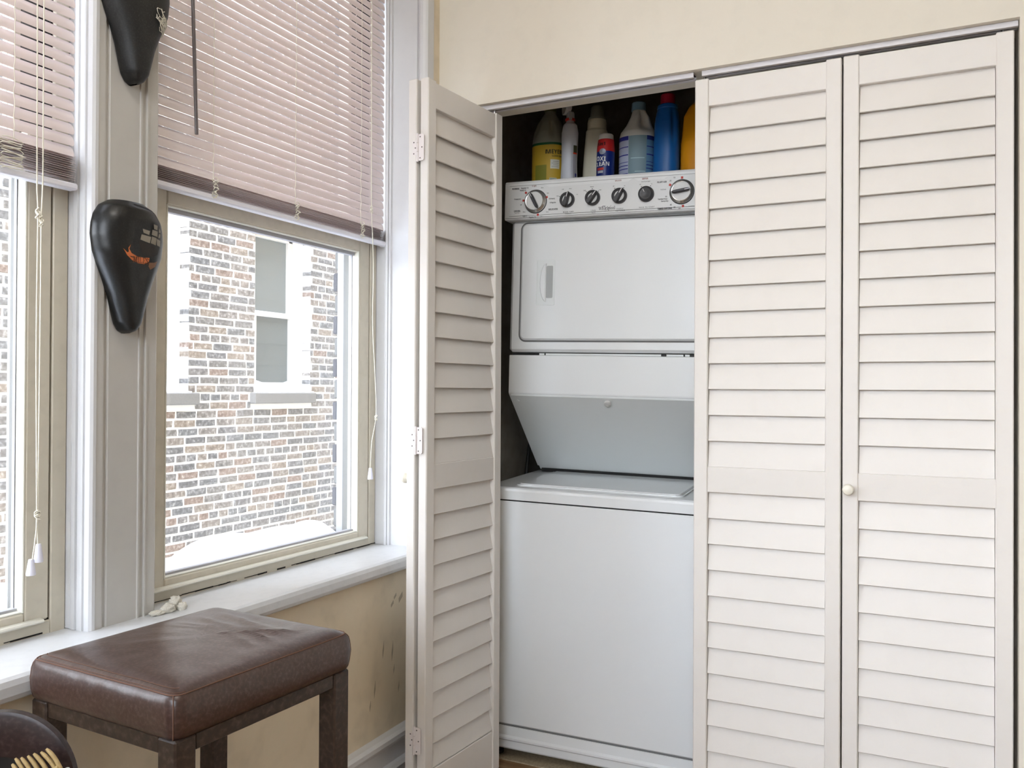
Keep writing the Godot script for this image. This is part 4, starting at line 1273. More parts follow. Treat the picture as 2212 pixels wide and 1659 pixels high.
	put("label_band", patch(p4, 88, 126, 0.026, 0.034, 0.0010), std(Color(0.72, 0.74, 0.78), 0.4), b)
	put("label_band", patch(p4, 100, 150, 0.008, 0.018, 0.0009), std(Color(0.36, 0.44, 0.52), 0.4), b)
	s = st()
	lathe(s, cap_prof(0.0245, 0.141, 0.020), 28)
	obj("cap", s, std(Color(0.82, 0.80, 0.77), 0.4), b)
	tag(b, "small blue and red can with a white cap among the bottles", "can", grp)
	# --- 5 white bleach jug
	b = base("bleach_jug", B.call(0.398, -0.135))
	var p5 := [[0.0, 0.055, 0.048, 2.3, 0.0], [0.006, 0.0595, 0.052, 2.3, 0.0], [0.155, 0.0610, 0.053, 2.3, 0.0], [0.172, 0.058, 0.052, 2.2, 0.001], [0.195, 0.044, 0.043, 2.1, 0.004], [0.225, 0.032, 0.034, 2.0, 0.007], [0.245, 0.023, 0.024, 2.0, 0.003], [0.255, 0.0185, 0.0185, 2.0, 0.001], [0.262, 0.018, 0.018, 2.0, 0.001]]
	put("jug_body", bottle_skin(p5, [[deg_to_rad(52), 0.208, 0.42, 0.034, 0.024]]), std(Color(0.88, 0.88, 0.86), 0.35), b)
	put("label", patch(p5, -40, 220, 0.010, 0.152), std(Color(0.50, 0.60, 0.64), 0.5), b)
	put("label_panel", patch(p5, 103, 200, 0.010, 0.152, 0.0008), std(Color(0.72, 0.75, 0.84), 0.5), b)
	put("label_panel", patch(p5, 0, 50, 0.010, 0.152, 0.0008), std(Color(0.40, 0.56, 0.70), 0.5), b)
	for q in [[0.010, 0.028], [0.138, 0.152], [0.114, 0.117], [0.087, 0.091], [0.064, 0.066], [0.052, 0.055], [0.041, 0.044]]:
		put("label_band", patch(p5, 104, 200, q[0], q[1], 0.0010), std(Color(0.20, 0.22, 0.58), 0.5), b)
		put("label_band", patch(p5, 0, 49, q[0], q[1], 0.0010), std(Color(0.14, 0.20, 0.50), 0.5), b)
	for q in [[0.075, 0.078, 56, 96], [0.030, 0.033, 52, 86]]:
		put("label_band", patch(p5, q[2], q[3], q[0], q[1], 0.0010), std(Color(0.68, 0.80, 0.82), 0.5), b)
	s = st()
	lathe(s, cap_prof(0.0235, 0.247, 0.028), 28, Transform3D(Basis.IDENTITY, Vector3(0.001, 0, 0)))
	obj("cap", s, std(Color(0.50, 0.64, 0.72), 0.45), b)
	tag(b, "white bleach jug with a blue striped label and pale blue cap", "bottle", grp)
	# --- 6 blue bottle
	b = base("blue_bottle", B.call(0.5025, -0.115))
	var p6 := [[0.0, 0.040, 0.036, 2.3, 0.0], [0.005, 0.0435, 0.039, 2.3, 0.0], [0.12, 0.0425, 0.038, 2.3, 0.0], [0.19, 0.0415, 0.037, 2.2, 0.0], [0.225, 0.036, 0.034, 2.1, 0.0], [0.236, 0.033, 0.032, 2.0, 0.0], [0.2365, 0.0345, 0.033, 2.0, 0.0], [0.248, 0.033, 0.031, 2.0, 0.0], [0.252, 0.025, 0.025, 2.0, 0.0]]
	put("bottle_body", bottle_skin(p6, [[deg_to_rad(48), 0.172, 0.24, 0.056, 0.008]]), std(Color(0.10, 0.38, 0.66), 0.35), b)
	s = st()
	lathe(s, cap_prof(0.0235, 0.250, 0.036), 32)
	obj("cap", s, std(Color(0.66, 0.09, 0.20), 0.4), b)
	tag(b, "tall blue bottle with a crimson screw cap", "bottle", grp)
	# --- 7 yellow jug
	b = base("yellow_jug", B.call(0.6125, -0.135))
	var p7 := [[0.0, 0.062, 0.046, 2.5, 0.0], [0.006, 0.0655, 0.049, 2.5, 0.0], [0.12, 0.0650, 0.049, 2.5, 0.0], [0.145, 0.062, 0.048, 2.4, 0.0], [0.21, 0.0585, 0.044, 2.2, 0.0], [0.24, 0.042, 0.038, 2.0, 0.0], [0.258, 0.024, 0.026, 2.0, 0.0], [0.275, 0.0215, 0.022, 2.0, 0.0]]
	put("jug_body", bottle_skin(p7, [[deg_to_rad(125), 0.185, 0.45, 0.052, 0.006]]), std(Color(0.90, 0.60, 0.06), 0.35), b)
	s = st()
	lathe(s, cap_prof(0.0225, 0.262, 0.05), 28)
	obj("cap", s, std(Color(0.44, 0.52, 0.20), 0.45), b)
	tag(b, "yellow detergent jug partly hidden by the closed louvered door", "bottle", grp)

# ================================================================== bicycle saddles on the post
const SW := [[0.0, 0.040], [0.05, 0.062], [0.12, 0.0745], [0.20, 0.0800], [0.28, 0.0815], [0.40, 0.0765], [0.50, 0.0660], [0.60, 0.0540], [0.72, 0.0415], [0.84, 0.0330], [0.93, 0.0255], [0.98, 0.0150], [1.0, 0.003]]

func table(t: Array, x: float) -> float:
	for i in t.size() - 1:
		if x <= t[i + 1][0]:
			var f: float = (x - t[i][0]) / (t[i + 1][0] - t[i][0])
			return lerpf(t[i][1], t[i + 1][1], f)
	return t[t.size() - 1][1]

func saddle_pt(t: float, zr: float, off: float, L: float) -> Vector3:
	# x away from the wall, y down the length, z across
	var w := table(SW, t)
	var h := table([[0.0, 0.030], [0.06, 0.046], [0.15, 0.054], [0.4, 0.055], [0.7, 0.047], [0.92, 0.040], [0.98, 0.032], [1.0, 0.018]], t)
	var n := 2.35
	var f := clampf(abs(zr) / w, 0.0, 1.0)
	var dip := 0.004 * exp(-pow(zr / 0.02, 2.0)) * smoothstep(0.1, 0.3, t) * (1.0 - smoothstep(0.55, 0.8, t))
	return Vector3(h * pow(max(0.0, 1.0 - pow(f, n)), 1.0 / n) - dip + off, -t * L, zr)

func saddle(called_mat: Material, at: Vector3, L: float) -> Node3D:
	var o := base("bicycle_saddle", Transform3D(Basis.IDENTITY, at))
	var s := st()
	var rows: Array = []
	var N := 36
	for i in 49:
		var t := float(i) / 48.0
		t = 0.5 - 0.5 * cos(PI * t)
		var w := table(SW, t)
		var row: Array = []
		for k in N + 1:
			var a := -PI * 0.5 + PI * k / N
			row.append(saddle_pt(t, w * sin(a), 0.0, L))
		# turned-under back edge
		row.append(Vector3(-0.004, -t * L, w * 0.90))
		row.append(Vector3(-0.004, -t * L, -w * 0.90))
		rows.append(row)
	s.set_smooth_group(1)
	for i in rows.size() - 1:
		for k in rows[i].size():
			var k2: int = (k + 1) % rows[i].size()
			quad(s, rows[i][k], rows[i][k2], rows[i + 1][k2], rows[i + 1][k], (rows[i][k] + rows[i + 1][k2]) * 0.5 - Vector3(0.01, -((i + 0.5) / 48.0) * L, 0))
	s.set_smooth_group(2)
	var c := Vector3(0.004, 0, 0)
	for k in rows[0].size(): tri(s, c, rows[0][k], rows[0][(k + 1) % rows[0].size()], Vector3(0, 1, 0))
	obj("cover", s, called_mat, o)
	# rails and clamp behind
	s = st()
	for z in [-0.022, 0.022]:
		tube(s, [Vector3(-0.003, -0.03, z * 1.3), Vector3(-0.006, -0.08, z), Vector3(-0.006, -0.17, z * 0.8), Vector3(-0.003, -0.235, z * 0.5)], 0.0035, 8)
	obj("rail", s, M.chrome, o)
	return o

func decal(o: Node3D, called: String, pts: Array, mat: Material, L: float, off := 0.0009):
	# pts are [t, z] outlines; filled as a fan round their middle, following the skin
	var s := st()
	var p := PackedVector2Array()
	for q in pts: p.append(Vector2(q[0], q[1]))
	var tr := Geometry2D.triangulate_polygon(p)
	s.set_smooth_group(1)
	for k in range(0, tr.size(), 3):
		var v: Array = []
		for j in 3: v.append(p[tr[k + j]])
		# one subdivision so the patch hugs the curve
		var m := [(v[0] + v[1]) * 0.5, (v[1] + v[2]) * 0.5, (v[2] + v[0]) * 0.5]
		for t3 in [[v[0], m[0], m[2]], [m[0], v[1], m[1]], [m[2], m[1], v[2]], [m[0], m[1], m[2]]]:
			tri(s, saddle_pt(t3[0].x, t3[0].y, off, L), saddle_pt(t3[1].x, t3[1].y, off, L), saddle_pt(t3[2].x, t3[2].y, off, L), Vector3(1, 0, 0))
	obj(called, s, mat, o)

func saddles():
	var L := 0.2690
	var a := saddle(M.saddle, Vector3(-0.106, 1.6045, 1.0735), L)
	# printed ship: pale sails over a curled orange ribbon; pixels of the print turned into [t, z]
	var conv := func(u: float, v: float) -> Array:
		return [(400.0 + v / 4.882 - 433.0) / 285.0, (304.0 - (190.0 + u / 4.882)) * 0.00108]
	var sails := [[[560, 452], [640, 462], [632, 505], [572, 492]], [[552, 512], [655, 522], [640, 592], [540, 570]], [[668, 442], [742, 446], [738, 508], [660, 498]], [[686, 380], [744, 384], [736, 434], [690, 430]], [[664, 515], [722, 522], [712, 602], [650, 590]], [[724, 528], [784, 538], [780, 606], [728, 598]], [[766, 405], [792, 432], [788, 452], [760, 456]], [[762, 468], [786, 468], [782, 508], [748, 514]]]
	var sail_mat := std(Color(0.52, 0.49, 0.44), 0.45)
	for q in sails:
		var pts: Array = []
		for v in q: pts.append(conv.call(v[0], v[1]))
		decal(a, "printed_sail", pts, sail_mat, L)
	var orange := std(Color(0.78, 0.42, 0.22), 0.45)
	var pts2: Array = []
	for v in [[432, 640], [416, 690], [440, 730], [500, 752], [570, 756], [640, 748], [636, 790], [590, 822], [520, 822], [450, 800], [400, 756], [362, 690], [400, 728], [412, 720], [408, 680]]: pts2.append(conv.call(v[0], v[1]))
	decal(a, "printed_ribbon", pts2, orange, L)
	pts2 = []
	for v in [[640, 800], [700, 790], [752, 765], [720, 832], [660, 872], [636, 840]]: pts2.append(conv.call(v[0], v[1]))
	decal(a, "printed_ribbon", pts2, std(Color(0.50, 0.36, 0.26), 0.5), L)
	pts2 = []
	for v in [[520, 585], [645, 602], [770, 612], [740, 700], [660, 735], [560, 700]]: pts2.append(conv.call(v[0], v[1]))
	decal(a, "printed_hull", pts2, std(Color(0.10, 0.075, 0.06), 0.4), L, 0.0006)
	# letters on the ribbon
	var tm := text_mesh("MILES", 0.016, "Droid Serif")
	var arr := tm.surface_get_arrays(0)
	var vv: PackedVector3Array = arr[Mesh.ARRAY_VERTEX]
	var mid: Array = conv.call(545, 786)
	for i in vv.size():
		var zz: float = mid[1] - vv[i].x * 0.78
		var tt: float = mid[0] - (vv[i].y - 2.6 * vv[i].x * vv[i].x) / L
		vv[i] = saddle_pt(tt, zz, 0.0013 + vv[i].z, L)
	arr[Mesh.ARRAY_VERTEX] = vv
	var am := ArrayMesh.new()
	am.add_surface_from_arrays(Mesh.PRIMITIVE_TRIANGLES, arr)
	var sx := SurfaceTool.new()
	sx.create_from(am, 0)
	sx.generate_normals()
	put("lettering", sx.commit(), std(Color(0.40, 0.22, 0.12), 0.6), a)
	# dark name badge along the rear rim, and an orange rivet plate
	pts2 = []
	for v in [[520, 178], [640, 180], [742, 205], [740, 226], [640, 210], [520, 196]]: pts2.append(conv.call(v[0], v[1] + 8))
	decal(a, "name_badge", pts2, std(Color(0.02, 0.02, 0.022), 0.6), L, 0.001)
	tag(a, "glossy black bicycle saddle printed with a sailing ship and an orange ribbon", "bicycle saddle", "")
	# ---- the upper saddle, cut off by the top of the view
	var b := saddle(M.saddle_old, Vector3(-0.106, 1.8535 + L, 1.0605), L)
	var g := RandomNumberGenerator.new()
	g.seed = 12
	var s := st()
	for j in 9:
		var path: Array = []
		var t0 := g.randf_range(0.50, 0.60)
		var z0 := g.randf_range(-0.052, -0.030)
		for i in 12:
			var tt: float = t0 + 0.06 * sin(i * 0.55 + j) * (0.4 + 0.6 * g.randf()) - 0.05
			var zz: float = z0 + 0.016 * cos(i * 0.6 + j * 1.3)
			path.append(saddle_pt(tt, zz, 0.003 + 0.004 * g.randf(), L))
		tube(s, path, 0.0007, 4)
	obj("loose_thread", s, M.cord, b)
	tag(b, "worn matt black bicycle saddle hung nose down at the top with loose threads", "bicycle saddle", "")

# ================================================================== leather stool
func stool():
	var root := base("bar_stool", Transform3D(Basis(Vector3.UP, -0.06), Vector3(0.2262, FLOOR, 1.182)))
	var hx := 0.1835
	var hz := 0.1985
	var dy := -FLOOR
	var outline := func(inset: float, r: float, n: int) -> Array:
		var p := round_rect(-hx + inset, -hz + inset, hx - inset, hz - inset, max(0.002, r - inset * 0.3), n)
		return Array(p)
	# cushion
	var rings: Array = []
	var prof := [[0.699, 0.010], [0.701, 0.0035], [0.706, 0.0], [0.716, -0.0025], [0.735, -0.0035], [0.752, -0.002], [0.760, 0.0], [0.7645, 0.0025], [0.7665, 0.0045], [0.7685, 0.008], [0.7725, 0.016], [0.7755, 0.027], [0.7775, 0.040]]
	for k in 15: prof.append([0.7775 + 0.005 * sin(PI * 0.5 * (k + 1) / 15.0), 0.040 + 0.0095 * (k + 1)])
	var noise := FastNoiseLite.new()
	noise.seed = 9
	noise.frequency = 14.0
	for q in prof:
		var row: Array = []
		for v in outline.call(q[1], 0.020, 10):
			row.append(v)
		# resample to a fine ring so that creases show
		var fine: Array = []
		var n: int = row.size()
		var per := 0.0
		for i in n: per += row[i].distance_to(row[(i + 1) % n])
		var M_ := 160
		var step := per / M_
		var i := 0
		var run := 0.0
		for j in M_:
			var target := step * j
			while run + row[i % n].distance_to(row[(i + 1) % n]) < target and i < n * 2:
				run += row[i % n].distance_to(row[(i + 1) % n])
				i += 1
			var seg: float = row[i % n].distance_to(row[(i + 1) % n])
			fine.append(row[i % n].lerp(row[(i + 1) % n], clampf((target - run) / max(seg, 1e-6), 0, 1)))
		var ring3: Array = []
		for v in fine:
			var y: float = q[0]
			var x: float = v.x
			var z: float = v.y
			var on_top := smoothstep(0.005, 0.03, q[1])
			var wr := 0.0
			for w in [[-0.085, 0.0042, 0.007], [-0.055, 0.0036, 0.006], [-0.118, 0.0034, 0.007], [-0.030, 0.0020, 0.006]]:
				var zc: float = w[0] + 0.05 * x + 0.010 * sin(x * 22.0 + w[0] * 50)
				wr += w[1] * exp(-pow((z - zc) / w[2], 2.0)) * smoothstep(-0.14, -0.02, x) * (1.0 - smoothstep(0.09, 0.16, x))
			y += wr * on_top + 0.0012 * noise.get_noise_2d(x, z) * on_top
			# puckers on the sides
			var side := 1.0 - on_top
			var bulge := 0.0016 * noise.get_noise_3d(x * 1.3, y * 2.0, z * 1.3) * side
			# slight sag in the middle of the long sides
			ring3.append(Vector3(x * (1.0 + bulge * 5.0), y + dy, z * (1.0 + bulge * 5.0)))
		rings.append(ring3)
	var s := st()
	s.set_smooth_group(1)
	for i in rings.size() - 1:
		for k in 160:
			var k2 := (k + 1) % 160
			var o: Vector3 = rings[i][k] - Vector3(0, 0.73 + dy, 0)
			quad(s, rings[i][k], rings[i][k2], rings[i + 1][k2], rings[i + 1][k], Vector3(o.x, o.y * (6.0 if i > 7 else 0.2), o.z))
	var last: Array = rings[rings.size() - 1]
	var c := Vector3.ZERO
	for v in last: c += v
	c /= 160.0
	for k in 160: tri(s, c, last[k], last[(k + 1) % 160], Vector3.UP)
	s.set_smooth_group(-1)
	for k in range(1, 159): tri(s, rings[0][0], rings[0][k], rings[0][k + 1], Vector3.DOWN)
	var cu := obj("cushion", s, M.leather, root)
	# seams: a piped edge all round, two stitched lines along the side by the viewer, corner seams
	s = st()
	var path: Array = []
	for k in 161: path.append(rings[8][k % 160] + Vector3(0, 0.0004, 0))
	tube(s, path, 0.0012, 6)
	obj("edge_seam", s, M.thread, cu)
	for q in [[9, 0.0006], [10, 0.0006]]:
		s = st()
		path = []
		for k in 160:
			var v: Vector3 = rings[q[0]][k]
			if v.z > hz - 0.030: path.append(v + Vector3(0, 0.0003, 0))
		path.sort_custom(func(p, r): return p.x < r.x)
		tube(s, path, q[1], 5)
		obj("stitch_line", s, M.thread, cu)
	for q in [[1, 1], [1, -1], [-1, 1], [-1, -1]]:
		s = st()
		path = []
		for i in range(1, 9):
			var best: Vector3 = rings[i][0]
			for v in rings[i]:
				if v.x * q[0] + v.z * q[1] > best.x * q[0] + best.z * q[1]: best = v
			path.append(best)
		tube(s, path, 0.0010, 5)
		obj("corner_seam", s, M.thread, cu)
	# frame
	for q in [[1, 1], [1, -1], [-1, 1], [-1, -1]]:
		s = st()
		var x: float = q[0] * (hx - 0.024)
		var z: float = q[1] * (hz - 0.024)
		box(s, Vector3(x - 0.020, 0.0, z - 0.020), Vector3(x + 0.020, 0.700 + dy, z + 0.020), 0.003)
		obj("leg", s, M.dark_wood, root)
	for q in [1, -1]:
		s = st()
		box(s, Vector3(-hx + 0.044, 0.674 + dy, q * (hz - 0.018) - 0.011), Vector3(hx - 0.044, 0.7005 + dy, q * (hz - 0.018) + 0.011), 0.002)
		obj("apron", s, M.dark_wood, root)
		s = st()
		box(s, Vector3(q * (hx - 0.018) - 0.011, 0.674 + dy, -hz + 0.044), Vector3(q * (hx - 0.018) + 0.011, 0.7005 + dy, hz - 0.044), 0.002)
		obj("apron", s, M.dark_wood, root)
		s = st()
		box(s, Vector3(-hx + 0.044, 0.22, q * (hz - 0.024) - 0.012), Vector3(hx - 0.044, 0.25, q * (hz - 0.024) + 0.012), 0.003)
		obj("foot_rail", s, M.dark_wood, root)
	tag(root, "dark wooden stool with a creased brown leather seat under the windows", "stool")

func lump(s: SurfaceTool, c: Vector3, r: Vector3, seed_: int):
	var n := FastNoiseLite.new()
	n.seed = seed_
	n.frequency = 1.1
	n.fractal_octaves = 3
	var rows: Array = []
	for i in 15:
		var row: Array = []
		var th := PI * i / 14.0
		for k in 22:
			var a := TAU * k / 22.0
			var d := Vector3(sin(th) * cos(a), cos(th), sin(th) * sin(a))
			var m := 1.0 + 0.42 * n.get_noise_3dv(d * 1.4) + 0.22 * n.get_noise_3dv(d * 4.0)
			row.append(c + d * r * m)
		rows.append(row)
	skin(s, rows, true, 1, c)

func corner_things():
	# flaking caulk at the foot of the window post
	var s := st()
	lump(s, Vector3(-0.094, 0.750, 0.945), Vector3(0.014, 0.016, 0.016), 3)
	lump(s, Vector3(-0.088, 0.746, 0.970), Vector3(0.013, 0.010, 0.018), 5)
	lump(s, Vector3(-0.090, 0.742, 0.995), Vector3(0.012, 0.006, 0.020), 6)
	lump(s, Vector3(-0.078, 0.744, 0.940), Vector3(0.009, 0.010, 0.011), 8)
	tag(obj("caulk_lump", s, M.caulk), "lump of flaking white caulk on the sill beside the window post", "caulk lump")
	# dark disc on a stand in the corner of the view
	var face := Basis(Vector3.UP, deg_to_rad(26.3))
	var d := base("round_platter", Transform3D(Basis.IDENTITY, Vector3(0.324, FLOOR, 1.598)))
	s = st()
	var FZ := face * Basis(Vector3(1, 0, 0), Vector3(0, 0, 1), Vector3(0, -1, 0))
	lathe(s, [[0.034, 0.004], [0.040, 0.006], [0.088, 0.008], [0.0925, 0.006], [0.0925, -0.004], [0.034, -0.004]], 64, Transform3D(FZ, Vector3(0, 0.714 - FLOOR, 0)))
	obj("disc", s, M.disc, d)
	s = st()
	lathe(s, [[0.0, -0.002], [0.034, 0.001], [0.036, 0.004], [0.038, 0.004], [0.038, -0.004]], 40, Transform3D(FZ, Vector3(0, 0.714 - FLOOR, 0)))
	obj("hub", s, M.black, d)
	s = st()
	lathe(s, [[0.0, 0.0], [0.10, 0.0], [0.10, 0.012], [0.02, 0.022], [0.011, 0.05], [0.011, 0.60]], 24, Transform3D(Basis.IDENTITY, Vector3(-0.004, 0, -0.008)))
	obj("stand", s, M.dark_wood, d)
	tag(d, "round dark brown disc at the lower left corner in front of the stool", "disc")
	# pale rake-like comb with curved prongs
	var k := base("wooden_comb", Transform3D(Basis.IDENTITY, Vector3(0.405, FLOOR, 1.585)))
	var o := Vector3(0.405, FLOOR, 1.585)
	var tips := [Vector3(0.399, 0.770, 1.595), Vector3(0.393, 0.766, 1.598), Vector3(0.385, 0.764, 1.602), Vector3(0.378, 0.761, 1.605), Vector3(0.371, 0.759, 1.609), Vector3(0.364, 0.758, 1.612), Vector3(0.361, 0.751, 1.614)]
	var ends := [Vector3(0.414, 0.750, 1.589), Vector3(0.410, 0.744, 1.590), Vector3(0.401, 0.742, 1.595), Vector3(0.392, 0.739, 1.599), Vector3(0.385, 0.736, 1.603), Vector3(0.378, 0.733, 1.606), Vector3(0.371, 0.731, 1.610)]
	for i in 7:
		s = st()
		var a: Vector3 = tips[i] - o
		var b: Vector3 = ends[i] - o
		var path: Array = []
		for j in 9:
			var f := j / 8.0
			path.append(a.lerp(b, f * 1.15) + Vector3(0.3, 1.0, 0.0).normalized() * 0.0025 * sin(PI * min(f, 1.0)))
		tube(s, path, [0.0014, 0.0022, 0.0025, 0.0026, 0.0026, 0.0026, 0.0026, 0.0026, 0.0026], 8)
		obj("prong", s, M.bamboo, k)
	s = st()
	tube(s, [Vector3(0.0115, 0.7475 - FLOOR, 0.0035), Vector3(-0.004, 0.7355 - FLOOR, 0.011), Vector3(-0.036, 0.7230 - FLOOR, 0.027)], 0.0048, 10)
	obj("cross_bar", s, M.bamboo, k)
	s = st()
	tube(s, [Vector3(-0.012, 0.730 - FLOOR, 0.016), Vector3(0.006, 0.66 - FLOOR, 0.018), Vector3(0.03, 0.0, 0.03)], 0.0055, 10)
	obj("handle", s, M.bamboo, k)
	s = st()
	lathe(s, [[0.0, -0.004], [0.0030, -0.003], [0.0042, 0.0], [0.0030, 0.003], [0.0, 0.004]], 12, Transform3D(Basis.IDENTITY, Vector3(0.020, 0.7440 - FLOOR, 0.000)))
	obj("end_bead", s, M.knob_white, k)
	tag(k, "pale wooden comb with seven curved prongs in front of the dark disc", "wooden comb")

# ================================================================== outside
func screen(p: Vector3) -> Vector2:
	var q := cam_basis.inverse() * (p - CAM)
	if q.z > -0.05: return Vector2(-9999, -9999)
	var f := 829.5 / tan(deg_to_rad(48.447 * 0.5))
	return Vector2(1106.0 + f * q.x / -q.z, 829.5 - f * q.y / -q.z)

func in_view(p: Vector3) -> bool:
	var s := screen(p)
	if s.x >= 352 and s.x <= 728: return s.y > 455 + 0.2 * (s.x - 369) and s.y < 1250
	return s.x >= -8 and s.x <= 52 and s.y > 360 and s.y < 1330

func brick_shape(seed_: int) -> ArrayMesh:
	# unit brick, 1 long in z, 1 high in y, 1 deep in x, front face at x = 0; slightly uneven
	var g := RandomNumberGenerator.new()
	g.seed = seed_
	var s := st()
	var jit: Array = []
	for k in 8: jit.append(Vector2(g.randf_range(-0.018, 0.018), g.randf_range(-0.05, 0.05)))
	var ring0: Array = []
	var ring1: Array = []
	var ring2: Array = []
	var pts := [Vector2(-0.5, -0.5), Vector2(0.0, -0.5), Vector2(0.5, -0.5), Vector2(0.5, 0.0), Vector2(0.5, 0.5), Vector2(0.0, 0.5), Vector2(-0.5, 0.5), Vector2(-0.5, 0.0)]
	for k in 8:
		var q: Vector2 = pts[k] + jit[k] * (0.7 if k % 2 == 0 else 1.0)
		ring0.append(Vector3(-1.0, q.y, q.x))
		ring1.append(Vector3(-0.035, q.y, q.x))
		ring2.append(Vector3(0.0, q.y * 0.90, q.x * 0.972))
	for k in 8:
		var k2 := (k + 1) % 8
		var o: Vector3 = (ring1[k] + ring1[k2]) * 0.5
		quad(s, ring0[k], ring0[k2], ring1[k2], ring1[k], Vector3(0, o.y, o.z))
		quad(s, ring1[k], ring1[k2], ring2[k2], ring2[k], Vector3(0.3, o.y, o.z))
	for k in range(1, 7): tri(s, ring2[0], ring2[k], ring2[k + 1], Vector3(1, 0, 0))
	return done(s)

func outside():
	var X := -3.8
	var bld := base("brick_building", Transform3D(Basis.IDENTITY, Vector3(X, -3.5, -2.5)))
	var off := Vector3(X, -3.5, -2.5)
	# openings: [z0, z1, y0, y1]
	var wins := [[-3.989, -3.258, 1.187, 2.72], [-2.540, -1.808, 1.187, 2.72]]
	var sills := [[-4.015, -3.214, 1.092, 1.187], [-2.612, -1.765, 1.092, 1.187]]
	# mortar wall with openings
	var s := st()
	var zlo := -7.0
	var zhi := 4.0  # unseen end of the building, set to limit sky light on the reveal
	var ytop := 5.0
	var put_w := func(z0: float, z1: float, y0: float, y1: float):
		box(s, Vector3(-0.30, y0 - off.y, z0 - off.z), Vector3(-0.0045, y1 - off.y, z1 - off.z))
	put_w.call(zlo, zhi, -3.5, 1.187)
	put_w.call(zlo, zhi, 2.72, ytop)
	put_w.call(zlo, -3.989, 1.187, 2.72)
	put_w.call(-3.258, -2.540, 1.187, 2.72)
	put_w.call(-1.808, zhi, 1.187, 2.72)
	obj("mortar_wall", s, M.mortar, bld)
	s = st()
	box(s, Vector3(-0.30, ytop - off.y, -16.0 - off.z), Vector3(0.0, 13.0 - off.y, zhi - off.z))
	box(s, Vector3(-0.30, 0.0, -16.0 - off.z), Vector3(0.0, ytop - off.y, zlo - off.z))
	obj("unseen_upper_wall", s, std(Color(0.62, 0.58, 0.55), 0.95), bld)  # unseen upper and end walls, placed to shade the gap between the buildings
	# bricks
	var shapes: Array = []
	for k in 5: shapes.append(brick_shape(100 + k))
	var g := RandomNumberGenerator.new()
	g.seed = 4
	var list: Array = []
	for row in range(-38, 84):
		var y := 2.5015 - 0.0676 * row
		if y > ytop - 0.04 or y < -2.5: continue
		var header := posmod(row, 7) == 6
		var len := 0.091 if header else 0.195
		var z := zlo + (0.055 if posmod(row, 2) == 0 else 0.16) + g.randf_range(-0.012, 0.012)
		while z < zhi - len:
			var l := len * g.randf_range(0.95, 1.03)
			if not header and g.randf() < 0.08: l = len * 0.48
			var cuts := [[z, z + l]]
			for w in wins + sills:
				if y + 0.024 > w[2] and y - 0.024 < w[3]:
					var nc: Array = []
					for c in cuts:
						if c[1] <= w[0] or c[0] >= w[1]:
							nc.append(c)
							continue
						if w[0] - c[0] > 0.03: nc.append([c[0], w[0]])
						if c[1] - w[1] > 0.03: nc.append([w[1], c[1]])
					cuts = nc
			for c in cuts:
				list.append([Vector3(X, y, (c[0] + c[1]) * 0.5), c[1] - c[0], g.randi() % 10, g.randi() % 5, g.randf_range(-0.0015, 0.0025), g.randf_range(0.047, 0.053), g.randf_range(-0.012, 0.012)])
			z += l + g.randf_range(0.014, 0.021)
	var near: Array = []
	var rest: Array = []
	for b in list:
		if in_view(b[0]): near.append(b)
		else: rest.append(b)
	near.sort_custom(func(p, q): return p[1] / p[0].distance_squared_to(CAM) > q[1] / q[0].distance_squared_to(CAM))
	while near.size() > 290: rest.append(near.pop_back())
	var brick_xf := func(b: Array) -> Transform3D:
		var bs := Basis(Vector3(1, 0, 0), b[6]).scaled_local(Vector3(0.10, b[5], b[1]))
		return Transform3D(bs, b[0] - off + Vector3(b[4], 0, 0))
	for b in near:
		put("brick", shapes[b[3]], M.bricks[b[2]], bld, brick_xf.call(b))
	for m in 10:
		var some: Array = []
		for b in rest:
			if b[2] == m: some.append(b)
		if some.is_empty(): continue
		var mm := MultiMesh.new()
		mm.transform_format = MultiMesh.TRANSFORM_3D
		mm.mesh = shapes[m % 5]
		mm.instance_count = some.size()
		for i in some.size(): mm.set_instance_transform(i, brick_xf.call(some[i]))
		var mi := MultiMeshInstance3D.new()
		mi.name = numbered(bld, "more_bricks")
		mi.multimesh = mm
		mi.material_override = M.bricks[m]
		mi.set_meta("kind", "stuff")
		bld.add_child(mi, true)
	# windows of the building
	for i in 2:
		var w: Array = wins[i]
		var z0: float = w[0] - off.z
		var z1: float = w[1] - off.z
		var y0: float = w[2] - off.y
		var y1: float = w[3] - off.y
		s = st()
		# brick mould and jambs
		box(s, Vector3(-0.17, y0, z0), Vector3(-0.095, y1, z0 + 0.045), 0.003)
		box(s, Vector3(-0.15, y0, z0 + 0.045), Vector3(-0.108, y1, z0 + 0.100), 0.003)
		box(s, Vector3(-0.17, y0, z1 - 0.045), Vector3(-0.095, y1, z1), 0.003)
		box(s, Vector3(-0.15, y0, z1 - 0.100), Vector3(-0.108, y1, z1 - 0.045), 0.003)
		box(s, Vector3(-0.17, y1 - 0.10, z0), Vector3(-0.098, y1, z1), 0.003)
		box(s, Vector3(-0.17, y0, z0 + 0.1), Vector3(-0.11, y0 + 0.04, z1 - 0.1), 0.003)
		obj("window_frame", s, M.nb_frame, bld)
		s = st()
		var ym := 1.883 - off.y
		box(s, Vector3(-0.165, y0 + 0.03, z0 + 0.10), Vector3(-0.118, ym - 0.02, z0 + 0.150), 0.003)
		box(s, Vector3(-0.165, y0 + 0.03, z1 - 0.150), Vector3(-0.118, ym - 0.02, z1 - 0.10), 0.003)
		box(s, Vector3(-0.165, ym - 0.022, z0 + 0.10), Vector3(-0.116, ym + 0.024, z1 - 0.10), 0.003)
		box(s, Vector3(-0.165, y0 + 0.04, z0 + 0.1), Vector3(-0.118, y0 + 0.09, z1 - 0.1), 0.003)
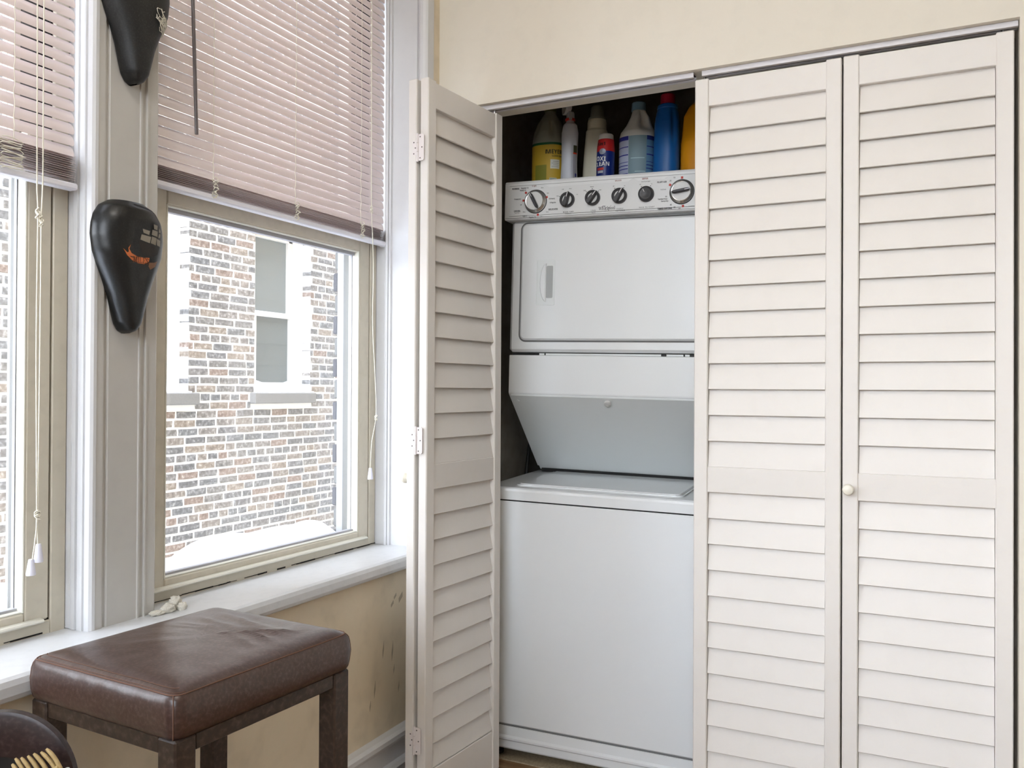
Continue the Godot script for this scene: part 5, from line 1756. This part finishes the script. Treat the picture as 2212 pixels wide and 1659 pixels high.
		for q in [z0 + 0.10, z1 - 0.15]:
			box(s, Vector3(-0.19, ym, q), Vector3(-0.135, y1 - 0.09, q + 0.05), 0.003)
		box(s, Vector3(-0.19, y1 - 0.16, z0 + 0.1), Vector3(-0.135, y1 - 0.09, z1 - 0.1), 0.003)
		obj("window_sash", s, M.nb_frame, bld)
		s = st()
		box(s, Vector3(-0.150, y0 + 0.08, z0 + 0.14), Vector3(-0.146, ym, z1 - 0.14))
		obj("pane", s, M.nb_glass_low, bld)
		s = st()
		box(s, Vector3(-0.175, ym, z0 + 0.14), Vector3(-0.171, y1 - 0.1, z1 - 0.14))
		obj("pane", s, M.nb_glass, bld)
		# stone sill
		var q: Array = sills[i]
		s = st()
		box(s, Vector3(-0.12, q[2] - off.y, q[0] - off.z), Vector3(0.055, q[3] - off.y, q[1] - off.z), 0.008)
		obj("stone_sill", s, M.stone, bld)
	tag(bld, "old dark brick building with white mortar across the narrow gap outside", "building")
	# snow on its sills
	for i in 2:
		var q: Array = wins[i]
		s = st()
		snow(s, Vector3(X - 0.112, 1.186, q[0] + 0.005), Vector3(X + 0.045, 1.186, q[1] - 0.005), func(u, v): return 0.012 + 0.10 * pow(1.0 - u, 1.3) * (0.75 + 0.25 * sin(v * 9.0 + i)) * smoothstep(0.0, 0.12, v) * smoothstep(0.0, 0.12, 1.0 - v), 10, 26)
		tag(obj("snow_drift", s, M.snow), ["snow on the stone sill of the full neighbouring window", "snow on the neighbouring sill at the left edge of the right window"][i], "snow")
	# snow on the outer sills of this room
	var hs := [[0.0, 0.735], [0.06, 0.755], [0.12, 0.764], [0.143, 0.780], [0.16, 0.800], [0.19, 0.819], [0.215, 0.816], [0.24, 0.808], [0.30, 0.809], [0.387, 0.812], [0.50, 0.818], [0.568, 0.820], [0.620, 0.815], [0.645, 0.806], [0.668, 0.790], [0.75, 0.792], [0.79, 0.794], [1.0, 0.79]]
	s = st()
	snow(s, Vector3(-0.43, 0.733, 0.06), Vector3(-0.245, 0.733, 1.01), func(u, v): return max(0.002, (table(hs, 0.06 + 0.95 * v) - 0.733) * pow(sin(PI * clampf(0.12 + u * 0.80, 0, 1)), 0.6) * (1.0 + 0.05 * sin(v * 23.0 + u * 5.0))), 16, 60)
	tag(obj("snow_drift", s, M.snow), "snow heaped on the outer sill behind the right pane", "snow")
	s = st()
	snow(s, Vector3(-0.43, 0.733, 1.13), Vector3(-0.245, 0.733, 2.07), func(u, v): return max(0.002, (0.075 + 0.012 * sin(v * 14.0)) * pow(sin(PI * clampf(0.12 + u * 0.80, 0, 1)), 0.6)), 16, 40)
	tag(obj("snow_drift", s, M.snow), "snow heaped on the outer sill behind the left pane", "snow")
	# snowy ground far below
	s = st()
	bx(s, -9.0, -3.7, -12.0, 14.0, -3.5, 16.0)
	tag(obj("ground", s, M.snow), "snow covered ground below the windows", "ground", "", "structure")

func snow(s: SurfaceTool, a: Vector3, b: Vector3, h: Callable, nu: int, nv: int):
	# u runs along x from a to b, v along z
	var rows: Array = []
	for i in nv + 1:
		var v := float(i) / nv
		var row: Array = []
		row.append(Vector3(a.x, a.y, lerpf(a.z, b.z, v)))
		for k in nu + 1:
			var u := float(k) / nu
			row.append(Vector3(lerpf(a.x, b.x, u), a.y + h.call(u, v), lerpf(a.z, b.z, v)))
		row.append(Vector3(b.x, a.y, lerpf(a.z, b.z, v)))
		rows.append(row)
	s.set_smooth_group(1)
	for i in nv:
		for k in rows[i].size() - 1:
			quad(s, rows[i][k], rows[i][k + 1], rows[i + 1][k + 1], rows[i + 1][k], Vector3(0, 1, 0) if k > 0 and k < nu + 1 else Vector3(-1 if k == 0 else 1, 0.2, 0))
	s.set_smooth_group(-1)
	for e in [[0, -1], [nv, 1]]:
		var r: Array = rows[e[0]]
		for k in range(1, r.size() - 2):
			tri(s, r[0], r[k], r[k + 1], Vector3(0, 0, e[1]))
		tri(s, r[0], r[r.size() - 2], r[r.size() - 1], Vector3(0, 0, e[1]))
